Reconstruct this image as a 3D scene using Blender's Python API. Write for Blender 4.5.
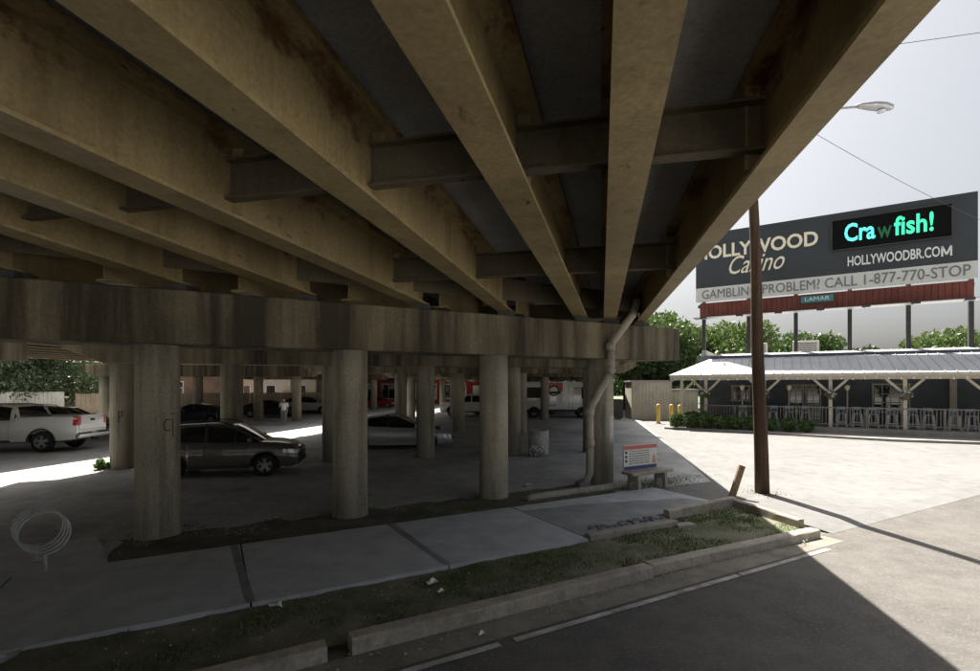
import bpy, bmesh, math, random
from mathutils import Vector, Matrix
random.seed(7)
R = math.radians
SC = bpy.context.scene
COL = SC.collection
for o in list(bpy.data.objects): bpy.data.objects.remove(o)

# ------------------------------------------------------------------ camera, sky, sun, exposure
cd = bpy.data.cameras.new('camera'); cam = bpy.data.objects.new('camera', cd); COL.objects.link(cam)
cam.location = (0, 0, 2.7); cam.rotation_euler = (R(90), 0, 0)
cd.sensor_width = 36; cd.lens = 36 * 500 / 980; cd.shift_y = (386 - 335.5) / 980
cd.clip_end = 3000; cd.clip_start = 0.05
SC.camera = cam
SUN_EL = 57.0; SUN_AZ = math.atan2(-0.2, 0.98)         # azimuth from +Y, clockwise
w = bpy.data.worlds.new('World'); SC.world = w; w.use_nodes = True
wn = w.node_tree; wn.nodes.clear()
sky = wn.nodes.new('ShaderNodeTexSky'); sky.sky_type = 'NISHITA'; sky.sun_disc = False
sky.sun_elevation = R(SUN_EL); sky.sun_rotation = SUN_AZ; sky.dust_density = 6.0; sky.air_density = 1.0; sky.ozone_density = 1.0
hs = wn.nodes.new('ShaderNodeHueSaturation'); hs.inputs['Saturation'].default_value = 0.35
bg = wn.nodes.new('ShaderNodeBackground'); bg.inputs['Strength'].default_value = 0.05
wo = wn.nodes.new('ShaderNodeOutputWorld')
wn.links.new(sky.outputs[0], hs.inputs['Color']); wn.links.new(hs.outputs[0], bg.inputs[0]); wn.links.new(bg.outputs[0], wo.inputs[0])
sd = bpy.data.lights.new('sun', 'SUN'); sun = bpy.data.objects.new('sun', sd); COL.objects.link(sun)
sd.energy = 5.0; sd.angle = R(0.53); sd.color = (1.0, 0.95, 0.87)
to_sun = Vector((math.sin(SUN_AZ) * math.cos(R(SUN_EL)), math.cos(SUN_AZ) * math.cos(R(SUN_EL)), math.sin(R(SUN_EL))))
sun.rotation_euler = to_sun.to_track_quat('Z', 'Y').to_euler(); sun.location = (0, 0, 60)
SC.view_settings.view_transform = 'Standard'; SC.view_settings.look = 'None'
SC.view_settings.gamma = 1; SC.view_settings.use_curve_mapping = False
SC.view_settings.exposure = 1.7
SC.render.engine = 'CYCLES'
SC.cycles.max_bounces = 8; SC.cycles.diffuse_bounces = 6

# ------------------------------------------------------------------ materials
def nd(nt, t, **kw):
    n = nt.nodes.new(t)
    for k, v in kw.items(): setattr(n, k, v)
    return n
def newmat(name):
    m = bpy.data.materials.new(name); m.use_nodes = True
    return m, m.node_tree, m.node_tree.nodes['Principled BSDF']
def ramp(nt, fac, stops):
    r = nd(nt, 'ShaderNodeValToRGB'); e = r.color_ramp.elements
    while len(e) < len(stops): e.new(0.5)
    for el, (p, c) in zip(e, stops):
        el.position = p; el.color = (*c, 1) if len(c) == 3 else c
    nt.links.new(fac, r.inputs[0]); return r.outputs[0]
def noise(nt, scale=(1, 1, 1), freq=1.0, detail=5, rough=0.6, offs=(0, 0, 0)):
    g = nd(nt, 'ShaderNodeNewGeometry'); mp = nd(nt, 'ShaderNodeMapping')
    mp.inputs['Scale'].default_value = scale; mp.inputs['Location'].default_value = offs
    nt.links.new(g.outputs['Position'], mp.inputs[0])
    n = nd(nt, 'ShaderNodeTexNoise'); n.inputs['Scale'].default_value = freq
    n.inputs['Detail'].default_value = detail; n.inputs['Roughness'].default_value = rough
    nt.links.new(mp.outputs[0], n.inputs['Vector']); return n.outputs['Fac']
def mix(nt, fac, a, b, mode='MIX'):
    x = nd(nt, 'ShaderNodeMix', data_type='RGBA', blend_type=mode)
    for s, v in ((x.inputs[0], fac), (x.inputs[6], a), (x.inputs[7], b)):
        if isinstance(v, (int, float)): s.default_value = v
        elif isinstance(v, tuple): s.default_value = (*v, 1)
        else: nt.links.new(v, s)
    return x.outputs[2]
def bump(nt, b, h, strength=0.4, dist=0.02):
    n = nd(nt, 'ShaderNodeBump'); n.inputs['Strength'].default_value = strength; n.inputs['Distance'].default_value = dist
    nt.links.new(h, n.inputs['Height']); nt.links.new(n.outputs[0], b.inputs['Normal'])
def plain(name, c, rough=0.6, metal=0.0, var=0.25, freq=6.0, bmp=0.0, spec=0.5, coat=0.0):
    m, nt, b = newmat(name)
    n = noise(nt, freq=freq)
    d = tuple(max(0, x * (1 - var)) for x in c); l = tuple(min(1, x * (1 + var)) for x in c)
    nt.links.new(ramp(nt, n, [(0.3, d), (0.7, l)]), b.inputs['Base Color'])
    b.inputs['Roughness'].default_value = rough; b.inputs['Metallic'].default_value = metal
    b.inputs['Specular IOR Level'].default_value = spec; b.inputs['Coat Weight'].default_value = coat
    if bmp: bump(nt, b, noise(nt, freq=freq * 5), bmp, 0.01)
    return m
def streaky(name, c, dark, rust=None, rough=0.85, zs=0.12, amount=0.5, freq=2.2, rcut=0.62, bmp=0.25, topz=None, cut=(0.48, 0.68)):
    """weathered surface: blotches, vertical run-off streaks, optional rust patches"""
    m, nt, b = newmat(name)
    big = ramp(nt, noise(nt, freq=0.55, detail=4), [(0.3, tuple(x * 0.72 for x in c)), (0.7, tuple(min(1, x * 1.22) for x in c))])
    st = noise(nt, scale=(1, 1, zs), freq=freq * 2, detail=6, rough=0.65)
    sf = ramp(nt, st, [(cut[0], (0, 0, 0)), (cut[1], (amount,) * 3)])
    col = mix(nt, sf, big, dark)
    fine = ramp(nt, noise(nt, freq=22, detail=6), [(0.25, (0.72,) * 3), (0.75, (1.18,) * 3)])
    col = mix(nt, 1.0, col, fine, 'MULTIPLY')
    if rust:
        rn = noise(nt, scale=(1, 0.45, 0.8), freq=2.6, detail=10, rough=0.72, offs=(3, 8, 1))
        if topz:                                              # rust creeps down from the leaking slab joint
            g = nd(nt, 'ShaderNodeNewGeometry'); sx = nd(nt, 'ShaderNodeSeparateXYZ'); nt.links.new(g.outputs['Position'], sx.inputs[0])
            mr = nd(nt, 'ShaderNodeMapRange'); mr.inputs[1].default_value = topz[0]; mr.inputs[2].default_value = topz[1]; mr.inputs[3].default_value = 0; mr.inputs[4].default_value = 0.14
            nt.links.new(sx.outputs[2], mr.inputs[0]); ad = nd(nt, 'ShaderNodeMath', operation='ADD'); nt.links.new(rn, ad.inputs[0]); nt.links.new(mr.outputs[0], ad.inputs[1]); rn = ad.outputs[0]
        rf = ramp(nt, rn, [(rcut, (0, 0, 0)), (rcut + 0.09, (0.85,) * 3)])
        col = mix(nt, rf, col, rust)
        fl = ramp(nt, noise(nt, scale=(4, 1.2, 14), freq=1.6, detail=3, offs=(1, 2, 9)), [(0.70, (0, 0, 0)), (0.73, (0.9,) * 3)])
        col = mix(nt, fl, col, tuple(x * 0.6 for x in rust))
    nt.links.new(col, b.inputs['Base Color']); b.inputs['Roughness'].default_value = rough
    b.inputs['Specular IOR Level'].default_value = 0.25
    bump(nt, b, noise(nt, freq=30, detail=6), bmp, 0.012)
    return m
def groundmat(name, c, patch, pebble, f1=0.25, f2=45, rough=0.95, pcut=0.5, cracks=0.0, bmp=0.5):
    m, nt, b = newmat(name)
    big = ramp(nt, noise(nt, freq=f1, detail=8, rough=0.65), [(pcut - 0.12, c), (pcut + 0.12, patch)])
    mid = ramp(nt, noise(nt, freq=2.5, detail=8, rough=0.7, offs=(5, 5, 0)), [(0.3, (0.78,) * 3), (0.7, (1.18,) * 3)])
    col = mix(nt, 1.0, big, mid, 'MULTIPLY')
    pf = ramp(nt, noise(nt, freq=f2, detail=3, rough=0.7), [(0.54, (0, 0, 0)), (0.68, (0.7,) * 3)])
    col = mix(nt, pf, col, pebble)
    if cracks:
        g = nd(nt, 'ShaderNodeNewGeometry'); v = nd(nt, 'ShaderNodeTexVoronoi', feature='DISTANCE_TO_EDGE'); v.inputs['Scale'].default_value = cracks
        wv = noise(nt, freq=1.5, detail=4); ad = nd(nt, 'ShaderNodeVectorMath', operation='ADD')
        nt.links.new(g.outputs['Position'], ad.inputs[0]); nt.links.new(wv, ad.inputs[1]); nt.links.new(ad.outputs[0], v.inputs['Vector'])
        cf = ramp(nt, v.outputs['Distance'], [(0.0, (0.7,) * 3), (0.012, (0, 0, 0))])
        col = mix(nt, cf, col, tuple(x * 0.35 for x in c))
    nt.links.new(col, b.inputs['Base Color']); b.inputs['Roughness'].default_value = rough
    b.inputs['Specular IOR Level'].default_value = 0.2
    bump(nt, b, noise(nt, freq=f2, detail=6, rough=0.7), bmp, 0.01)
    return m
def leafmat(name, d, l, rough=0.5, trans=0.3):
    m, nt, b = newmat(name)
    c = ramp(nt, noise(nt, freq=2.3, detail=6), [(0.32, d), (0.68, l)])
    nt.links.new(c, b.inputs['Base Color']); b.inputs['Roughness'].default_value = rough
    t = nd(nt, 'ShaderNodeBsdfTranslucent'); nt.links.new(c, t.inputs[0])
    mx = nd(nt, 'ShaderNodeMixShader'); mx.inputs[0].default_value = trans
    nt.links.new(b.outputs[0], mx.inputs[1]); nt.links.new(t.outputs[0], mx.inputs[2])
    nt.links.new(mx.outputs[0], nt.nodes['Material Output'].inputs[0]); return m
def emit(name, c, s):
    m, nt, b = newmat(name); b.inputs['Base Color'].default_value = (*c, 1)
    b.inputs['Emission Color'].default_value = (*c, 1); b.inputs['Emission Strength'].default_value = s; return m

M = {}
M['girder'] = streaky('painted_steel', (0.30, 0.23, 0.115), (0.16, 0.11, 0.055), rust=(0.10, 0.040, 0.014), amount=0.6, freq=1.4, rcut=0.61, rough=0.55, topz=(4.95, 5.4))
M['diaphragm'] = streaky('painted_steel_dull', (0.12, 0.10, 0.065), (0.07, 0.052, 0.035), rust=(0.06, 0.025, 0.015), rcut=0.66)
M['deck'] = streaky('deck_underside', (0.40, 0.40, 0.40), (0.26, 0.26, 0.26), zs=1, freq=0.4, amount=0.6)
M['pier'] = streaky('stained_concrete', (0.33, 0.30, 0.235), (0.085, 0.078, 0.058), amount=0.8, freq=1.2, zs=0.08)
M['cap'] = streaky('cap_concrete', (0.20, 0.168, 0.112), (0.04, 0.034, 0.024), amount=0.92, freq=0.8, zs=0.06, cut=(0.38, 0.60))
M['barrier'] = streaky('barrier_concrete', (0.42, 0.40, 0.35), (0.2, 0.19, 0.17))
M['ground'] = groundmat('ground_soil', (0.17, 0.165, 0.13), (0.10, 0.12, 0.06), (0.22, 0.21, 0.18), f1=0.05)
M['lot'] = groundmat('worn_lot_lightened_for_shade', (0.30, 0.305, 0.305), (0.46, 0.46, 0.45), (0.55, 0.54, 0.52), f1=0.45, f2=38, cracks=0.0)  # lightened to lift the bridge shade; same surface as the drive
M['road'] = groundmat('road_asphalt', (0.10, 0.094, 0.087), (0.125, 0.117, 0.107), (0.20, 0.19, 0.172), f1=0.6, f2=26, cracks=0.0, bmp=0.3)
M['drive'] = groundmat('drive_darkened_for_sun', (0.16, 0.157, 0.152), (0.185, 0.181, 0.175), (0.21, 0.205, 0.2), f1=0.35, f2=22, cracks=0.0, bmp=0.2)  # same surface as the lot, toned darker on the sunlit side
M['walk'] = groundmat('sidewalk_concrete', (0.43, 0.445, 0.46), (0.49, 0.50, 0.51), (0.38, 0.39, 0.40), f1=0.8, f2=50, bmp=0.2)
M['patch'] = groundmat('asphalt_patch', (0.27, 0.275, 0.28), (0.33, 0.335, 0.34), (0.38, 0.38, 0.38), f1=0.9, f2=50)
M['tar'] = groundmat('tar_joint', (0.22, 0.22, 0.22), (0.28, 0.28, 0.28), (0.3, 0.3, 0.3))
M['kerb'] = streaky('kerb_concrete', (0.40, 0.36, 0.30), (0.20, 0.18, 0.15), zs=0.6, amount=0.6, freq=2.0, bmp=0.5)
M['soil'] = groundmat('dark_soil', (0.085, 0.08, 0.062), (0.16, 0.15, 0.125), (0.20, 0.19, 0.17), f1=0.9, f2=25, bmp=0.9)
M['verge'] = groundmat('verge_soil', (0.09, 0.11, 0.045), (0.21, 0.195, 0.15), (0.28, 0.26, 0.22), f1=1.2, f2=30, bmp=0.9)
M['gutter'] = groundmat('gutter_grit', (0.17, 0.155, 0.13), (0.26, 0.24, 0.20), (0.32, 0.30, 0.26), f1=1.4, f2=30)
M['paint_line'] = groundmat('worn_white_paint', (0.50, 0.50, 0.48), (0.24, 0.23, 0.21), (0.20, 0.19, 0.17), f1=2.2, f2=28, pcut=0.55)
M['grass'] = leafmat('grass_blade', (0.07, 0.11, 0.025), (0.16, 0.21, 0.06), trans=0.25)
M['weed'] = leafmat('weed_leaf', (0.06, 0.12, 0.02), (0.14, 0.22, 0.05), trans=0.3)
M['leaf_dark'] = leafmat('leaf_dark_green', (0.025, 0.055, 0.016), (0.075, 0.12, 0.035))
M['leaf_mid'] = leafmat('leaf_mid_green', (0.045, 0.085, 0.02), (0.11, 0.17, 0.045))
M['leaf_light'] = leafmat('leaf_light_green', (0.07, 0.12, 0.03), (0.16, 0.22, 0.07))
M['leaf_gloss'] = leafmat('leaf_glossy_green', (0.035, 0.06, 0.025), (0.10, 0.13, 0.06), rough=0.18, trans=0.15)
M['bark'] = streaky('bark', (0.13, 0.095, 0.065), (0.05, 0.035, 0.025), zs=0.15, freq=5, bmp=0.8)
M['pole_wood'] = streaky('creosote_pole', (0.085, 0.052, 0.032), (0.025, 0.016, 0.011), zs=0.04, freq=7, amount=0.9, bmp=0.8)
M['stake'] = streaky('stake_wood', (0.28, 0.19, 0.12), (0.12, 0.075, 0.045), zs=0.1, freq=8)
M['galv'] = plain('galvanised_steel', (0.42, 0.43, 0.44), 0.45, 0.7, 0.2, 12)
M['pipe'] = streaky('painted_pipe', (0.36, 0.33, 0.27), (0.17, 0.13, 0.10), rust=(0.16, 0.06, 0.035), rcut=0.62, freq=3, rough=0.6)
M['rack'] = plain('rack_enamel', (0.46, 0.48, 0.475), 0.4, 0.0, 0.25, 20)
M['steel_dark'] = plain('dark_steel', (0.06, 0.058, 0.055), 0.55, 0.4, 0.3, 5)
M['wire'] = plain('wire_black', (0.03, 0.03, 0.03), 0.6)
M['white'] = plain('white_enamel', (0.74, 0.74, 0.72), 0.5, var=0.08)
M['paper'] = plain('litter_paper', (0.75, 0.75, 0.74), 0.9, var=0.12, freq=30)
M['stone'] = plain('loose_stone', (0.36, 0.35, 0.33), 0.9, var=0.5, freq=9, bmp=0.5)
M['porchpost'] = plain('porch_cream_paint', (0.52, 0.46, 0.36), 0.6, var=0.15)
M['rail'] = plain('rail_grey_brown', (0.20, 0.18, 0.155), 0.7, var=0.2)
M['siding'] = streaky('siding_slate', (0.095, 0.108, 0.116), (0.06, 0.07, 0.075), zs=1.0, freq=1.0, amount=0.3, bmp=0.1)
M['slab'] = groundmat('porch_slab', (0.33, 0.31, 0.28), (0.26, 0.25, 0.23), (0.24, 0.23, 0.21), f1=0.7)
M['roof'] = plain('metal_roofing', (0.36, 0.37, 0.385), 0.5, 0.0, 0.12, 0.8)
M['roof_flat'] = plain('flat_roof_white', (0.40, 0.39, 0.37), 0.8, var=0.1)
M['frame'] = plain('window_trim', (0.36, 0.31, 0.24), 0.6, var=0.15)
M['glass_dark'] = plain('dark_glass', (0.018, 0.022, 0.025), 0.06, var=0.3, freq=0.6, spec=0.8)
M['car_glass'] = plain('car_glass', (0.012, 0.014, 0.016), 0.04, var=0.2, spec=0.9)
M['rubber'] = plain('tyre_rubber', (0.022, 0.022, 0.022), 0.85, var=0.2)
M['trim'] = plain('black_trim', (0.022, 0.022, 0.023), 0.5, var=0.2)
M['alloy'] = plain('alloy_wheel', (0.45, 0.46, 0.47), 0.3, 0.8, 0.15)
M['lamp_clear'] = plain('headlamp_lens', (0.62, 0.65, 0.68), 0.1, 0.3, 0.1, spec=0.9)
M['lamp_red'] = plain('tail_lens', (0.42, 0.015, 0.012), 0.15, var=0.15)
M['lamp_amber'] = plain('amber_lens', (0.60, 0.16, 0.02), 0.2, var=0.1)
M['chrome'] = plain('chrome', (0.62, 0.62, 0.63), 0.12, 1.0, 0.05)
M['plate'] = plain('number_plate', (0.55, 0.56, 0.58), 0.5, var=0.1)
def paint(name, c, metal=0.5): return plain('car_paint_' + name, c, 0.28, metal, 0.05, 1.5, coat=0.8)
M['p_brown'] = paint('mineral_grey', (0.115, 0.104, 0.093), 0.3); M['p_silver'] = paint('silver', (0.46, 0.47, 0.49), 0.25)
M['p_white'] = paint('white', (0.72, 0.72, 0.70), 0.0); M['p_black'] = paint('black', (0.012, 0.013, 0.015), 0.2)
M['p_blue'] = paint('dark_blue', (0.02, 0.035, 0.07)); M['p_red'] = paint('red', (0.32, 0.02, 0.02), 0.1)
M['p_lblue'] = paint('blue_grey', (0.34, 0.37, 0.41), 0.25)
M['board'] = plain('board_vinyl_dark', (0.035, 0.04, 0.045), 0.35, var=0.25, freq=0.25)
M['board_white'] = plain('board_vinyl_white', (0.62, 0.62, 0.59), 0.5, var=0.06, freq=0.5)
M['skirt'] = streaky('oxide_red_skirt', (0.20, 0.062, 0.045), (0.11, 0.035, 0.03), zs=0.2, rough=0.6)
M['cream'] = plain('lettering_cream', (0.80, 0.74, 0.57), 0.5, var=0.06)
M['letter_white'] = plain('lettering_white', (0.78, 0.78, 0.76), 0.5, var=0.05)
M['letter_grey'] = plain('lettering_grey', (0.16, 0.16, 0.16), 0.5, var=0.1)
M['led_off'] = plain('led_panel', (0.004, 0.0045, 0.005), 0.6, var=0.2, spec=0.1)
M['led_cyan'] = emit('led_cyan', (0.12, 0.85, 0.75), 0.3); M['led_green'] = emit('led_green', (0.01, 0.09, 0.035), 0.12); M['led_mint'] = emit('led_mint', (0.05, 0.85, 0.40), 0.3)
M['teal'] = plain('nameplate_teal', (0.05, 0.24, 0.25), 0.5, var=0.1)
M['shed'] = streaky('shed_beige_metal', (0.58, 0.53, 0.43), (0.40, 0.36, 0.28), zs=0.3, amount=0.4, rough=0.6)
M['shed_roof'] = plain('shed_roof_metal', (0.34, 0.34, 0.33), 0.5, 0.3, 0.15)
M['bollard'] = plain('bollard_yellow', (0.58, 0.40, 0.09), 0.6, var=0.2)
M['fence_white'] = streaky('fence_whitewash', (0.58, 0.56, 0.50), (0.36, 0.34, 0.30), zs=0.1, freq=5)
M['fence_tan'] = streaky('fence_cedar', (0.40, 0.33, 0.24), (0.22, 0.17, 0.12), zs=0.1, freq=5)
M['brick'] = streaky('brown_brick', (0.26, 0.17, 0.125), (0.16, 0.10, 0.075), zs=1, freq=1)
M['brick_red'] = streaky('red_painted_wall', (0.36, 0.075, 0.05), (0.22, 0.05, 0.04), zs=1, freq=1)
M['cream_wall'] = streaky('cream_wall', (0.55, 0.50, 0.42), (0.40, 0.36, 0.30), zs=0.3, freq=1)
M['shingle'] = streaky('roof_shingle', (0.12, 0.105, 0.095), (0.07, 0.06, 0.055), zs=1, freq=2)
M['red_print'] = plain('print_red', (0.50, 0.11, 0.085), 0.5, var=0.15, freq=14)
M['blue_print'] = plain('print_blue', (0.03, 0.055, 0.20), 0.5, var=0.2, freq=14)
M['black_print'] = plain('print_black', (0.02, 0.02, 0.02), 0.5, var=0.2)
M['skin_print'] = plain('print_orange', (0.55, 0.25, 0.16), 0.5, var=0.2, freq=14)
M['skin'] = plain('skin', (0.32, 0.18, 0.12), 0.55, var=0.1); M['hair'] = plain('hair', (0.05, 0.03, 0.02), 0.7)
M['shirt'] = plain('white_cotton', (0.74, 0.74, 0.75), 0.9, var=0.06); M['trousers'] = plain('grey_cotton', (0.26, 0.28, 0.30), 0.9, var=0.12)
M['shoe'] = plain('shoe_canvas', (0.3, 0.3, 0.3), 0.8); M['flower'] = plain('petals', (0.70, 0.62, 0.66), 0.7, var=0.25, freq=20)
M['basket'] = plain('coir_basket', (0.16, 0.10, 0.06), 0.9); M['stool_blue'] = plain('stool_blue_grey', (0.30, 0.37, 0.46), 0.5)
M['graffiti'] = plain('spray_paint', (0.045, 0.04, 0.038), 0.8); M['ac'] = plain('unit_grey', (0.46, 0.46, 0.44), 0.5, 0.3, 0.12)
M['whitewash'] = streaky('whitewashed_concrete', (0.46, 0.46, 0.44), (0.2, 0.19, 0.17), zs=0.8, amount=0.7)

# ------------------------------------------------------------------ mesh helpers
class MB:
    def __init__(s): s.v = []; s.f = []; s.sm = []
    def face(s, pts, smooth=False):
        b = len(s.v); s.v += [tuple(p) for p in pts]; s.f.append(tuple(range(b, b + len(pts)))); s.sm.append(smooth)
    def grid(s, rows, smooth=True, closed=False):
        b = len(s.v); n = len(rows[0])
        for r in rows: s.v += [tuple(p) for p in r]
        for i in range(len(rows) - 1):
            for j in range(n if closed else n - 1):
                k = (j + 1) % n
                s.f.append((b + i * n + j, b + i * n + k, b + (i + 1) * n + k, b + (i + 1) * n + j)); s.sm.append(smooth)
    def box(s, c, d, rz=0, bev=0):
        x, y, z = d[0] / 2, d[1] / 2, d[2] / 2; ca, sa = math.cos(rz), math.sin(rz)
        def T(p): return (c[0] + p[0] * ca - p[1] * sa, c[1] + p[0] * sa + p[1] * ca, c[2] + p[2])
        if bev <= 0:
            q = [T((i * x, j * y, k * z)) for k in (-1, 1) for j in (-1, 1) for i in (-1, 1)]
            b = len(s.v); s.v += q
            for f in ((0, 2, 3, 1), (4, 5, 7, 6), (0, 1, 5, 4), (2, 6, 7, 3), (0, 4, 6, 2), (1, 3, 7, 5)): s.f.append(tuple(b + i for i in f)); s.sm.append(False)
        else:
            e = min(bev, x * .9, y * .9, z * .9)
            def ring(zz, ins): 
                X, Y = x - ins, y - ins
                return [T(p) for p in ((X - e, -Y, zz), (X, -Y + e, zz), (X, Y - e, zz), (X - e, Y, zz), (-X + e, Y, zz), (-X, Y - e, zz), (-X, -Y + e, zz), (-X + e, -Y, zz))]
            rr = [ring(-z, e * .8), ring(-z + e, 0), ring(z - e, 0), ring(z, e * .8)]
            s.grid(rr, False, True); s.face(rr[0][::-1]); s.face(rr[3])
    def bar(s, a, b, wd, ht, up=(0, 0, 1)):
        a = Vector(a); b = Vector(b); d = (b - a).normalized(); u = Vector(up)
        r = d.cross(u)
        if r.length < 1e-4: r = d.cross(Vector((0, 1, 0)))
        r.normalize(); u = r.cross(d)
        o = [r * i * wd / 2 + u * j * ht / 2 for i, j in ((-1, -1), (1, -1), (1, 1), (-1, 1))]
        s.grid([[a + k for k in o], [b + k for k in o]], False, True); s.face([a + k for k in o][::-1]); s.face([b + k for k in o])
    def tube(s, pts, r, n=8, caps=True):
        pts = [Vector(p) for p in pts]; rows = []; ref = None
        for i, p in enumerate(pts):
            d = (pts[min(i + 1, len(pts) - 1)] - pts[max(i - 1, 0)]).normalized()
            if ref is None: ref = d.orthogonal().normalized()
            ref = (ref - d * ref.dot(d)).normalized(); q = d.cross(ref)
            rad = r[i] if isinstance(r, (list, tuple)) else r
            rows.append([p + (ref * math.cos(a) + q * math.sin(a)) * rad for a in (2 * math.pi * k / n for k in range(n))])
        s.grid(rows, True, True)
        if caps: s.face(rows[0][::-1]); s.face(rows[-1])
    def lathe(s, prof, n=20, c=(0, 0, 0), axis='z', caps=True):
        rows = []
        for rad, h in prof:
            row = []
            for k in range(n):
                a = 2 * math.pi * k / n; x, y = rad * math.cos(a), rad * math.sin(a)
                p = (x, y, h) if axis == 'z' else (x, h, y)
                row.append((c[0] + p[0], c[1] + p[1], c[2] + p[2]))
            rows.append(row)
        s.grid(rows, True, True)
        if caps: s.face(rows[0][::-1]); s.face(rows[-1])
    def prism(s, poly, z0, z1):
        s.face([(x, y, z0) for x, y in poly][::-1]); s.face([(x, y, z1) for x, y in poly])
        n = len(poly)
        for i in range(n):
            a, b = poly[i], poly[(i + 1) % n]; s.face([(a[0], a[1], z0), (b[0], b[1], z0), (b[0], b[1], z1), (a[0], a[1], z1)])
    def mesh(s, name):
        m = bpy.data.meshes.new(name); m.from_pydata(s.v, [], s.f); m.polygons.foreach_set('use_smooth', s.sm); m.update(); return m
    def build(s, name, mat, parent=None, fix=True):
        m = s.mesh(name)
        if fix:
            bm = bmesh.new(); bm.from_mesh(m); bmesh.ops.remove_doubles(bm, verts=bm.verts, dist=1e-5)
            bmesh.ops.recalc_face_normals(bm, faces=bm.faces); bm.to_mesh(m); bm.free()
        return link(name, m, mat, parent)
def link(name, m, mat, parent=None):
    o = bpy.data.objects.new(name, m); COL.objects.link(o); o.parent = parent
    if mat is not None and not m.materials: m.materials.append(M[mat] if isinstance(mat, str) else mat)
    return o
def tag(o, label=None, cat=None, group=None, kind=None):
    if label: o['label'] = label
    if cat: o['category'] = cat
    if group: o['group'] = group
    if kind: o['kind'] = kind
    return o
def thing(name, label, cat, loc=(0, 0, 0), rz=0, group=None):
    o = bpy.data.objects.new(name, None); COL.objects.link(o); o.location = loc; o.rotation_euler = (0, 0, rz); o.empty_display_size = 0.2
    return tag(o, label, cat, group)
def copy_tree(o, parent=None):
    c = o.copy(); COL.objects.link(c); c.parent = parent
    for ch in list(o.children): copy_tree(ch, c)
    return c
def text(name, s, size, mat, parent, loc, rot, ext=0.01, shear=0, offset=0.0, width=None, align='CENTER'):
    c = bpy.data.curves.new(name, 'FONT'); c.body = s; c.size = size; c.extrude = ext; c.shear = shear; c.offset = offset
    c.align_x = align; c.align_y = 'CENTER'; c.resolution_u = 3
    t = bpy.data.objects.new('tmp', c); COL.objects.link(t)
    bpy.context.view_layer.update()
    m = bpy.data.meshes.new_from_object(t.evaluated_get(bpy.context.evaluated_depsgraph_get())); bpy.data.objects.remove(t)
    if width and m.vertices:
        xs = [v.co.x for v in m.vertices]; k = width / (max(xs) - min(xs))
        for v in m.vertices: v.co.x *= k
    m.name = name; m.materials.clear()
    o = link(name, m, mat, parent); o.location = loc; o.rotation_euler = rot; return o

TH = R(29); CR, SR = math.cos(TH), math.sin(TH)
def P(r, s, z=0): return (r * CR - s * SR, r * SR + s * CR, z)   # r along the street, s away from it

# ------------------------------------------------------------------ ground, road, pavement
def sheet(name, poly, z, mat, n=1):
    b = MB(); b.face([(x, y, z) for x, y in poly]); o = b.build(name, mat, fix=False); tag(o, kind='structure'); return o
def rs(*pts): return [P(r, s)[:2] for r, s in pts]
sheet('ground', [(-700, -700), (700, -700), (700, 900), (-700, 900)], -0.012, 'ground')
road = sheet('road', rs((-120, -3.2), (160, -3.2), (160, 5.02), (-120, 5.02)), 0.0, 'road')
sheet('road_gutter', rs((-60, 4.62), (9.6, 4.62), (9.6, 5.04), (-60, 5.04)), 0.004, 'gutter')
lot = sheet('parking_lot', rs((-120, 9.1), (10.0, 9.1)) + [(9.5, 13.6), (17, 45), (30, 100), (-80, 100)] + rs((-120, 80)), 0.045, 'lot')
b = MB(); pl = rs((9.9, 5.35), (70, 5.35), (70, 40)) + [(16.9, 62), (12.5, 43), (6.15, 13.9)] + rs((9.9, 9.3))  # left edge laid along the bridge shadow, parting lit tone from shaded tone
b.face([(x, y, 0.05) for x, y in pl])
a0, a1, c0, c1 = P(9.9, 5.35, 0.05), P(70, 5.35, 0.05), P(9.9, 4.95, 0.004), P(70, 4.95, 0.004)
b.face([c0, c1, a1, a0]); tag(b.build('sunlit_drive_darkened', 'drive', fix=False), kind='structure')
b = MB(); b.prism(rs((-120, -6.0), (160, -6.0), (160, -3.1), (-120, -3.1)), -.01, .12); tag(b.build('unseen_bounce_walk', 'walk'), kind='structure')  # unseen pale paving, added to bounce sun under the deck
sheet('unseen_bounce_lot', rs((-120, -60), (160, -60), (160, -5.95), (-120, -5.95)), 0.05, 'lot')  # added pale sheet behind the camera, returns sunlight to the girders
# painted line on the road (worn, broken)
ml = bpy.data.objects.new('lane_marking', None); COL.objects.link(ml); tag(ml, kind='structure')
for r0, r1 in ((-14, -9.0), (-7.6, -3.2), (1.15, 2.62), (2.8, 6.55), (6.6, 8.9)):
    b = MB(); q = rs((r0, 4.47), (r1, 4.47), (r1, 4.555), (r0, 4.555)); b.face([(x, y, 0.008) for x, y in q]); b.build('line', 'paint_line', ml, fix=False)
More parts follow.
